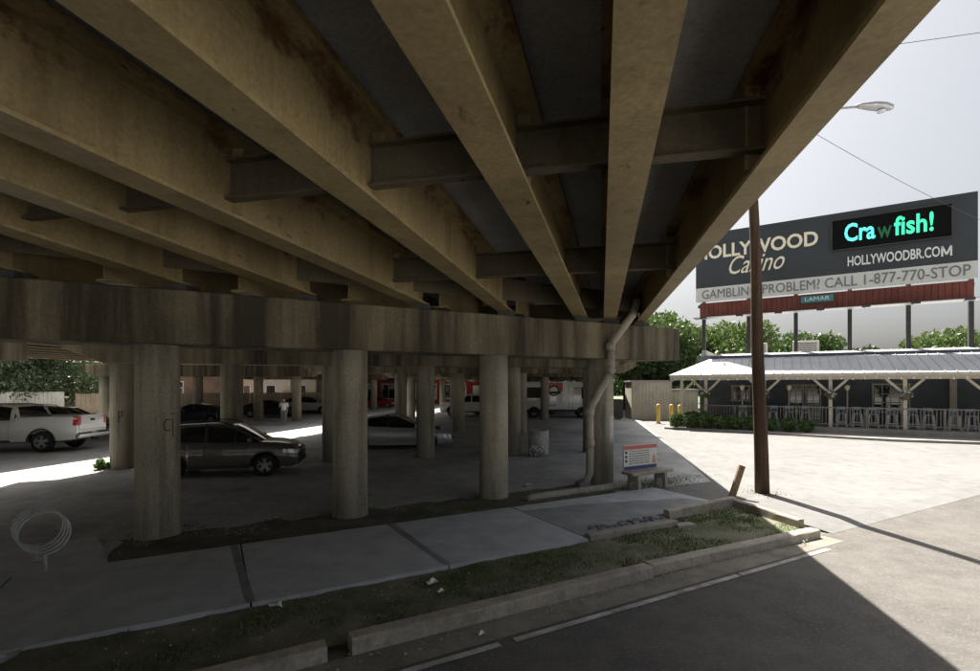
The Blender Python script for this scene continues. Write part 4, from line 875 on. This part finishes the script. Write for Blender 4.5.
def car(name, label, cat, loc, ang, L, W, belt, roof, ax, r_, paintm, sill=.27, pillars=(), seams=(), bed=None, group='parked vehicles', tumble=.30, rail=False, clad=False, plate=True):
    """x forward. belt: top of the lower body; roof: roofline from rear glass base to windscreen base"""
    root = thing(name, label, cat, loc, ang, group); H = L / 2; belt = smooth(belt) if not bed else belt; Ra = r_ * 1.17
    def hw(x):
        f = max(0, (x - (H - .9)) / .9); q = max(0, (-x - (H - .7)) / .7); return W / 2 * (1 - .20 * f ** 2.4 - .12 * q ** 2.6)
    def bot(x):
        z = sill + .05 * max(0, (abs(x) - (H - .5)) / .5)
        for a in ax:
            if abs(x - a) < Ra: z = max(z, r_ + math.sqrt(max(0, Ra * Ra - (x - a) ** 2)))
        return z
    xs = [-H + L * i / 44 for i in range(45)]
    for a in ax: xs += [a + Ra * k for k in (-1.001, -.999, -.97, -.9, -.78, -.6, -.4, -.2, 0, .2, .4, .6, .78, .9, .97, .999, 1.001)]
    if bed: xs += [bed[0] - .001, bed[0], bed[1], bed[1] + .001]
    xs = sorted(set(xs)); T = [(0, .955), (.12, .985), (.3, .998), (.5, 1.0), (.72, .985), (.9, .955), (1, .915)]
    def yf(t):
        for (a, p), (c, q) in zip(T, T[1:]):
            if t <= c: return p + (q - p) * (t - a) / (c - a)
        return .915
    def ys(x, z): zb = sill; zt = interp(belt, x); return hw(x) * yf(max(0, min(1, (z - zb) / (zt - zb))))
    rows = []
    for x in xs:
        zb, zt = bot(x), interp(belt, x); half = []
        for t, f in T: z = zb + (zt - zb) * t; half.append((x, ys(x, z), z))
        if bed and bed[0] <= x <= bed[1]: half += [(x, hw(x) * .86, zt), (x, hw(x) * .855, .72), (x, 0, .72)]
        else: half += [(x, hw(x) * .78, zt + .022), (x, hw(x) * .42, zt + .036), (x, 0, zt + .04)]
        rows.append(half + [(p[0], -p[1], p[2]) for p in half[-2::-1]])
    b = MB(); b.grid(rows); b.face(rows[0][::-1]); b.face(rows[-1]); body = b.build('body', paintm, root)
    b = MB(); b.box((0, 0, sill + .09), (L * .93, W * .80, .2)); b.box((0, 0, .62), (L * .8, W * .6, .5)); b.build('underbody', 'trim', root)
    # greenhouse
    g, rfm, pl = MB(), MB(), MB(); x0, x1 = roof[0][0], roof[-1][0]; rr = smooth(roof, 40); gx = [x0 + (x1 - x0) * i / 40 for i in range(41)]
    zmax = max(z for _, z in roof); xr = [x for x, z in roof if z > zmax - .13]; rL, rR = min(xr), max(xr); st = []
    for x in gx:
        zb = interp(belt, x) - .02; zt = max(interp(rr, x), zb + .012); h = zt - zb; yb = hw(x) * .90; ytop = yb - tumble * h * .9
        def yy(t): return yb + (ytop - yb) * t
        st.append([(x, yy(0), zb), (x, yy(.1) , zb + h * .1), (x, yy(.5) + .012, zb + h * .5), (x, yy(.86), zb + h * .86), (x, yy(.96) - .02, zb + h * .97), (x, ytop * .82, zt + .004), (x, ytop * .4, zt + .018), (x, 0, zt + .022)])
    for sgn in (1, -1):
        for i in range(40):
            A, B = st[i], st[i + 1]; xm = (gx[i] + gx[i + 1]) / 2
            for j in range(7):
                q = [(p[0], p[1] * sgn, p[2]) for p in (A[j], B[j], B[j + 1], A[j + 1])]
                if j < 3: tgt = g if j > 0 or True else rfm
                elif j == 3: tgt = rfm
                else: tgt = rfm if rL - .02 <= xm <= rR + .02 or j == 4 else g
                tgt.face(q, True)
        for px, wd in pillars:
            i = min(range(41), key=lambda k: abs(gx[k] - px)); A = st[i]
            pl = MB(); pl.grid([[(p[0] + s * wd / 2, (p[1] + .008) * sgn, p[2]) for s in (-1, 1)] for p in A[:5]]); pl.build('pillar', 'trim' if not bed else paintm, root, fix=False)
    g.build('window_glass', 'car_glass', root); rfo = rfm.build('roof', paintm, root)
    if rail:
        for s in (-1, 1): b = MB(); A = [(x, s * W * .33, interp(rr, x) + .05) for x in [rL + (rR - rL) * i / 8 for i in range(9)]]; A[0] = (A[0][0], A[0][1], A[0][2] - .05); A[-1] = (A[-1][0], A[-1][1], A[-1][2] - .05); b.tube(A, .018, 6); b.build('roof_rail', 'trim', rfo)
    # side details
    for s in (-1, 1):
        for x in seams:
            b = MB(); zt = interp(belt, x); zz = [bot(x) + .08 + (zt - bot(x) - .09) * k / 6 for k in range(7)]; b.grid([[(x - .006, s * (ys(x, z) + .003), z), (x + .006, s * (ys(x, z) + .003), z)] for z in zz]); b.build('door_seam', 'trim', body, fix=False)
        for x in seams[:-1]:
            z = interp(belt, x) - .12; b = MB(); b.box((x + .16, s * (ys(x + .16, z) + .012), z), (.2, .03, .035), 0, .008); b.build('door_handle', paintm, root)
        b = MB(); zs_ = sill + .03
        for a, c in ((ax[0] + Ra, ax[1] - Ra),): b.grid([[(a + (c - a) * k / 6, s * (hw(a + (c - a) * k / 6) * .975 + .006), z) for z in (zs_ - .06, zs_ + .10)] for k in range(7)])
        b.build('sill_trim', 'trim' if clad else paintm, root, fix=False)
        if clad:
            for a in ax:
                b = MB(); b.grid([[(a + Ra * k_ * math.cos(t), s * (ys(a + Ra * math.cos(t), r_ + Ra * k_ * math.sin(t)) + .012), r_ + Ra * k_ * math.sin(t)) for k_ in (.985, 1.09)] for t in [math.pi * q / 14 for q in range(15)]]); b.build('arch_trim', 'trim', root, fix=False)
        xm = x1 - .32; zm = interp(belt, xm) + .09; b = MB(); b.box((xm, s * (hw(xm) * .93 + .12), zm), (.1, .2, .14), 0, .03); b.bar((xm, s * hw(xm) * .88, zm - .06), (xm, s * (hw(xm) * .93 + .06), zm - .03), .04, .03); b.build('mirror', paintm, root)
        # lamps
        zf = interp(belt, H - .15) - .13; b = MB(); n = 6
        b.grid([[(xx, s * (ys(xx, zf + dz) + .006), zf + dz + (H - xx) * .06) for dz in (-.06, .0, .06)] for xx in [H - .01 - .42 * k / n for k in range(n + 1)]]); b.build('headlight', 'lamp_clear', root, fix=False)
        b = MB(); b.box((H - .05, s * hw(H) * .72, zf), (.12, .34, .12), 0, .03); b.build('headlight', 'lamp_clear', root)
        zr = interp(belt, -H + .1) - .16; hh = .13 if not bed else .2
        b = MB(); b.grid([[(xx, s * (ys(xx, zr + dz) + .006), zr + dz) for dz in (-hh, 0, hh * .8)] for xx in (-H + .01, -H + .1, -H + (.25 if not bed else .13))]); b.build('tail_light', 'lamp_red', root, fix=False)
        b = MB(); b.box((-H - .003, s * hw(-H) * (.78 if not bed else .87), zr - hh * .1), (.05, .3 if not bed else .2, hh * 1.8), 0, .015); b.build('tail_light', 'lamp_red', root)
        for a in ax: wheel(root, a, s * (W / 2 - .125), r_, s)
    zf = interp(belt, H) - .1
    b = MB(); b.box((H - .0, 0, zf - .1), (.06, W * .52, .2), 0, .02); b.build('grille', 'trim', root)
    b = MB(); b.box((H + .0, 0, sill + .14), (.1, W * .74, .16), 0, .04); b.build('front_bumper', 'trim' if clad else paintm, root)
    b = MB(); b.box((-H - .01, 0, sill + .2), (.14, W * .84, .2), 0, .04); b.build('rear_bumper', 'chrome' if bed else ('trim' if clad else paintm), root)
    if plate: b = MB(); b.box((-H - .09 if bed else -H - .01, 0, sill + (.22 if bed else .5)), (.02, .32, .15)); b.build('number_plate', 'plate', root)
    return root
GZ = .047
def suv(label, loc, ang, p, name='parked_suv'):
    return car(name, label, 'suv', loc, ang, 4.62, 1.88, [(-2.31, 1.05), (-2.1, 1.16), (-1.0, 1.12), (.2, 1.08), (.95, 1.09), (1.6, 1.05), (2.1, .95), (2.31, .80)],
        [(-2.22, 1.12), (-1.85, 1.58), (-1.2, 1.66), (-.2, 1.70), (.3, 1.64), (1.22, 1.08)], (-1.36, 1.33), .36, p, .30, ((-.45, .1), (-1.45, .12), (.42, .05)), (-1.0, -.42, .72), rail=True, clad=True)
def sedan(label, loc, ang, p, name='parked_sedan'):
    return car(name, label, 'car', loc, ang, 4.8, 1.85, [(-2.4, .86), (-2.2, .98), (-1.5, 1.0), (-.6, .94), (.3, .9), (1.0, .89), (1.7, .82), (2.2, .70), (2.4, .58)],
        [(-1.95, .99), (-1.05, 1.34), (-.3, 1.46), (.15, 1.44), (1.25, .89)], (-1.42, 1.42), .33, p, .22, ((-.3, .09), (-1.25, .1)), (-1.05, -.28, .82))
def van(label, loc, ang, p, name='parked_minivan'):
    return car(name, label, 'minivan', loc, ang, 4.9, 1.95, [(-2.45, .95), (-2.3, 1.05), (0, 1.0), (1.1, .98), (1.9, .86), (2.45, .62)],
        [(-2.38, 1.0), (-2.15, 1.6), (-1.4, 1.72), (0, 1.74), (.35, 1.68), (1.6, .95)], (-1.5, 1.5), .33, p, .22, ((-.45, .09), (-1.5, .1), (.5, .06)), (-1.2, -.4, .8))
def pickup(label, loc, ang, p, name='pickup_truck'):
    o = car(name, label, 'pickup', loc, ang, 6.0, 2.03, [(-3.0, 1.42), (-.72, 1.42), (-.70, 1.27), (1.15, 1.27), (1.35, 1.26), (2.6, 1.2), (3.0, 1.08)],
        [(-.86, 1.28), (-.62, 1.86), (-.2, 1.93), (.7, 1.92), (1.45, 1.26)], (-1.75, 1.95), .42, p, .46, ((.3, .1), (-.62, .16)), (-.55, .32, 1.2), bed=(-2.93, -.80), tumble=.25, clad=False)
    b = MB(); b.box((-3.0, 0, 1.12), (.05, 1.58, .52), 0, .02); tg = b.build('tailgate', p, o); b = MB(); b.box((-3.03, 0, 1.26), (.03, .26, .09), 0, .01); b.build('tailgate_handle', 'trim', tg)
    b = MB(); b.box((-3.04, 0, .62), (.16, 1.9, .2), 0, .04); b.build('step_bumper', 'chrome', o)
    for s in (-1, 1): b = MB(); b.tube([(-.6, s * .98, .45), (1.2, s * .98, .45)], .05, 8); b.build('side_step', 'trim', o)
    b = MB(); b.box((-3.12, 0, .45), (.25, .07, .07)); b.lathe([(.03, .48), (.03, .55)], 8, (-3.2, 0, 0)); b.build('tow_hitch', 'steel_dark', o);
    for a in (-1.75, 1.95):
        for s in (-1, 1): b = MB(); b.grid([[(a + .49 * k_ * math.cos(t), s * 1.022, .42 + .49 * k_ * math.sin(t)) for k_ in (.98, 1.12)] for t in [math.pi * q / 14 for q in range(15)]]); b.build('arch_trim', 'trim', o, fix=False)
    return o
A2 = math.atan2
cx_ = suv('brown-grey crossover suv parked behind the nearest column, facing right', (-7.98, 15.25, GZ), A2(.6, 2.29) - R(3), 'p_brown'); cx_.scale = (.92, .92, .92)
sedan('silver sedan parked behind the second and third columns', (-4.1, 21.8, GZ), R(5), 'p_silver')
pickup('white pickup truck seen from behind at the left edge', (-19.75, 20.75, GZ), R(186), 'p_white')
suv('black suv parked just behind the white pickup bed', (-23.9, 25.0, GZ), R(186), 'p_black')
sedan('blue-grey sedan whose nose shows right of the pickup tailgate', (-24.3, 28.6, GZ), R(8), 'p_lblue')
sedan('dark blue sedan seen over the roof of the crossover suv', (-20.3, 34.5, GZ), R(184), 'p_blue')
sedan('black sedan parked behind the walking person', (-18.8, 43.0, GZ), R(5), 'p_black')
suv('silver suv parked beyond the walking person, right of him', (-17.2, 48, GZ), R(5), 'p_silver')
pickup('white pickup parked far back between the third pier columns', (-1.3, 44.0, GZ), R(180), 'p_white')
sedan('red sedan parked far off before the red storefront', (-14, 62, GZ), R(3), 'p_red')
van('white minivan parked far off before the red storefront', (-20.5, 62, GZ), R(3), 'p_white')
suv('black suv parked far back right of the white pickup', (4.6, 48.5, GZ), R(180), 'p_black')

ft = thing('food_truck', 'white step van food truck with red emblem parked far back, facing right', 'food truck', (5.75, 42.8, GZ), R(-4), 'parked vehicles')
b = MB(); W2 = 1.1; prof = [(-3.2, .55), (2.9, .55), (3.0, 1.25), (2.55, 1.45), (2.15, 2.85), (1.9, 3.0), (-3.1, 3.0), (-3.2, 2.9)]
A = [(x, -W2, z) for x, z in prof]; B = [(x, W2, z) for x, z in prof]; b.face(A); b.face(B[::-1])
for i in range(8): b.face([A[i], A[(i + 1) % 8], B[(i + 1) % 8], B[i]])
body = b.build('body', 'p_white', ft); bm = bmesh.new(); bm.from_mesh(body.data); bmesh.ops.bevel(bm, geom=bm.edges[:], offset=.06, segments=2, affect='EDGES'); bm.to_mesh(body.data); bm.free()
def fb(name, c, d, mat, parent=ft): b = MB(); b.box(c, d, 0, .01); return b.build(name, mat, parent)
for s in (-1, 1):
    b = MB(); b.face([(1.3, s * 1.104, 1.6), (2.38, s * 1.104, 1.6), (2.08, s * 1.104, 2.55), (1.3, s * 1.104, 2.55)]); b.build('side_window', 'car_glass', ft, fix=False)
    b = MB(); [b.box((x, s * 1.103, 1.75), (.02, .01, 2.2)) for x in (.9, 1.2)]; b.build('door_seam', 'trim', ft)
    fb('sill_trim', (0, s * 1.09, .62), (6.0, .06, .14), 'trim')
    for x in (-2.0, 2.0):
        wheel(ft, x, s * .97, .42, s); b = MB(); b.face([(x + .52 * math.cos(t), s * 1.106, .42 + .52 * math.sin(t)) for t in [math.pi * k / 12 for k in range(13)]]); b.build('wheel_arch', 'trim', ft, fix=False)
    fb('headlight', (2.97, s * .8, 1.0), (.1, .22, .2), 'lamp_clear')
b = MB(); b.face([(2.53, -.95, 1.6), (2.53, .95, 1.6), (2.26, .95, 2.65), (2.26, -.95, 2.65)]); b.build('windscreen', 'car_glass', ft, fix=False)
em = fb('emblem_panel', (-.35, -1.105, 2.55), (1.5, .02, .75), 'red_print')
b = MB(); b.lathe([(.46, -1.125), (.46, -1.117)], 24, (-.35, 0, 2.25), 'y'); b.build('emblem_badge', 'black_print', em); b = MB(); b.lathe([(.34, -1.133), (.34, -1.126)], 24, (-.35, 0, 2.25), 'y'); b.build('emblem_disc', 'white', em)
fb('emblem_banner', (-.35, -1.14, 2.1), (1.15, .012, .2), 'black_print', em)
b = MB(); [b.box((-.9 + i * .1, -1.11, 1.05), (.06, .01, .1 if i % 3 else .18)) for i in range(8)]; b.build('printed_text', 'letter_grey', ft)
fb('service_hatch', (-2.1, -1.11, 2.1), (1.4, .03, .9), 'trim')
fb('front_bumper', (3.0, 0, .58), (.16, 2.1, .2), 'trim')
f2_ = thing('box_truck', 'dark red box truck standing just left behind the food truck', 'truck', (.9, 46.5, GZ), R(-4), 'parked vehicles')
fb('box', (-1.2, 0, 1.9), (3.6, 2.1, 2.3), 'p_red', f2_); fb('cab', (1.45, 0, 1.35), (1.6, 1.95, 1.6), 'p_black', f2_); fb('chassis', (0, 0, .6), (5.2, 1.4, .25), 'trim', f2_)
fb('windscreen', (2.27, 0, 1.65), (.02, 1.6, .7), 'car_glass', f2_); fb('side_window', (1.5, -.99, 1.7), (.9, .02, .55), 'car_glass', f2_); fb('sign_panel', (-1.2, -1.06, 2.2), (2.4, .02, 1.0), 'white', f2_)
for s in (-1, 1):
    for x in (-1.9, 1.6): wheel(f2_, x, s * .88, .42, s)

# ------------------------------------------------------------------ walking person
def skin_mesh(name, verts, edges, rad, mat, parent, rootv=0, sub=2):
    me = bpy.data.meshes.new(name); me.from_pydata(verts, edges, []); o = bpy.data.objects.new(name, me); COL.objects.link(o)
    s = o.modifiers.new('s', 'SKIN'); sk = me.skin_vertices[0].data
    for i, r_ in enumerate(rad): sk[i].radius = (r_, r_) if isinstance(r_, (int, float)) else r_; sk[i].use_root = (i == rootv)
    s.use_smooth_shade = True; u = o.modifiers.new('u', 'SUBSURF'); u.levels = sub; u.render_levels = sub
    bpy.context.view_layer.update(); m2 = bpy.data.meshes.new_from_object(o.evaluated_get(bpy.context.evaluated_depsgraph_get())); bpy.data.objects.remove(o)
    m2.name = name; m2.polygons.foreach_set('use_smooth', [True] * len(m2.polygons)); m2.materials.clear(); return link(name, m2, mat, parent)
pr = thing('person', 'person in a white shirt and grey trousers walking across the lot', 'person', (-14.1, 34.2, .045), R(15))
V = [(0, 0, .98), (0, .0, 1.15), (0, .01, 1.36), (0, .01, 1.50), (0, -.01, 1.58), (0, -.02, 1.70), (0, -.02, 1.80),
     (.10, 0, .94), (.11, -.10, .52), (.11, -.02, .09), (.12, -.17, .04), (-.10, 0, .94), (-.11, .10, .52), (-.11, .26, .12), (-.12, .16, .04),
     (.19, .01, 1.45), (.25, .08, 1.17), (.24, -.04, .95), (.24, -.08, .87), (-.19, .01, 1.45), (-.27, -.04, 1.18), (-.20, -.22, 1.30), (-.17, -.27, 1.36)]
E = [(0, 1), (1, 2), (2, 3), (3, 4), (4, 5), (5, 6), (0, 7), (7, 8), (8, 9), (9, 10), (0, 11), (11, 12), (12, 13), (13, 14), (3, 15), (15, 16), (16, 17), (17, 18), (3, 19), (19, 20), (20, 21), (21, 22)]
RDs = [(.16, .11), (.145, .10), (.175, .12), (.12, .09), .055, .095, .08, .10, .07, .05, .045, .10, .07, .05, .045, .06, .045, .035, .035, .06, .045, .035, .035]
skin_mesh('body', V, E, RDs, 'skin', pr)
skin_mesh('shirt', [(0, 0, .88), (0, 0, 1.15), (0, .01, 1.36), (0, .01, 1.49), (.19, .01, 1.45), (.245, .07, 1.22), (-.19, .01, 1.45), (-.265, -.03, 1.22)], [(0, 1), (1, 2), (2, 3), (3, 4), (4, 5), (3, 6), (6, 7)], [(.20, .145), (.18, .13), (.20, .145), (.13, .10), .085, .07, .085, .07], 'shirt', pr)
skin_mesh('trousers', [(0, 0, .99), (.10, 0, .92), (.11, -.10, .52), (.11, -.02, .12), (-.10, 0, .92), (-.11, .10, .52), (-.11, .25, .15)], [(0, 1), (1, 2), (2, 3), (0, 4), (4, 5), (5, 6)], [(.17, .13), .115, .09, .07, .115, .09, .07], 'trousers', pr)
skin_mesh('hair', [(0, .02, 1.74), (0, .02, 1.83), (0, -.03, 1.86)], [(0, 1), (1, 2)], [.10, .09, .06], 'hair', pr, sub=1)
for s, y, z in ((1, -.10, .04), (-1, .22, .05)): b = MB(); b.box((s * .115, y, z), (.1, .28, .08), 0, .03); b.build('shoe', 'shoe', pr)
b = MB(); b.tube([(0, -.11, 1.70), (0, -.145, 1.68)], [.02, .012], 6); b.build('nose', 'skin', pr)
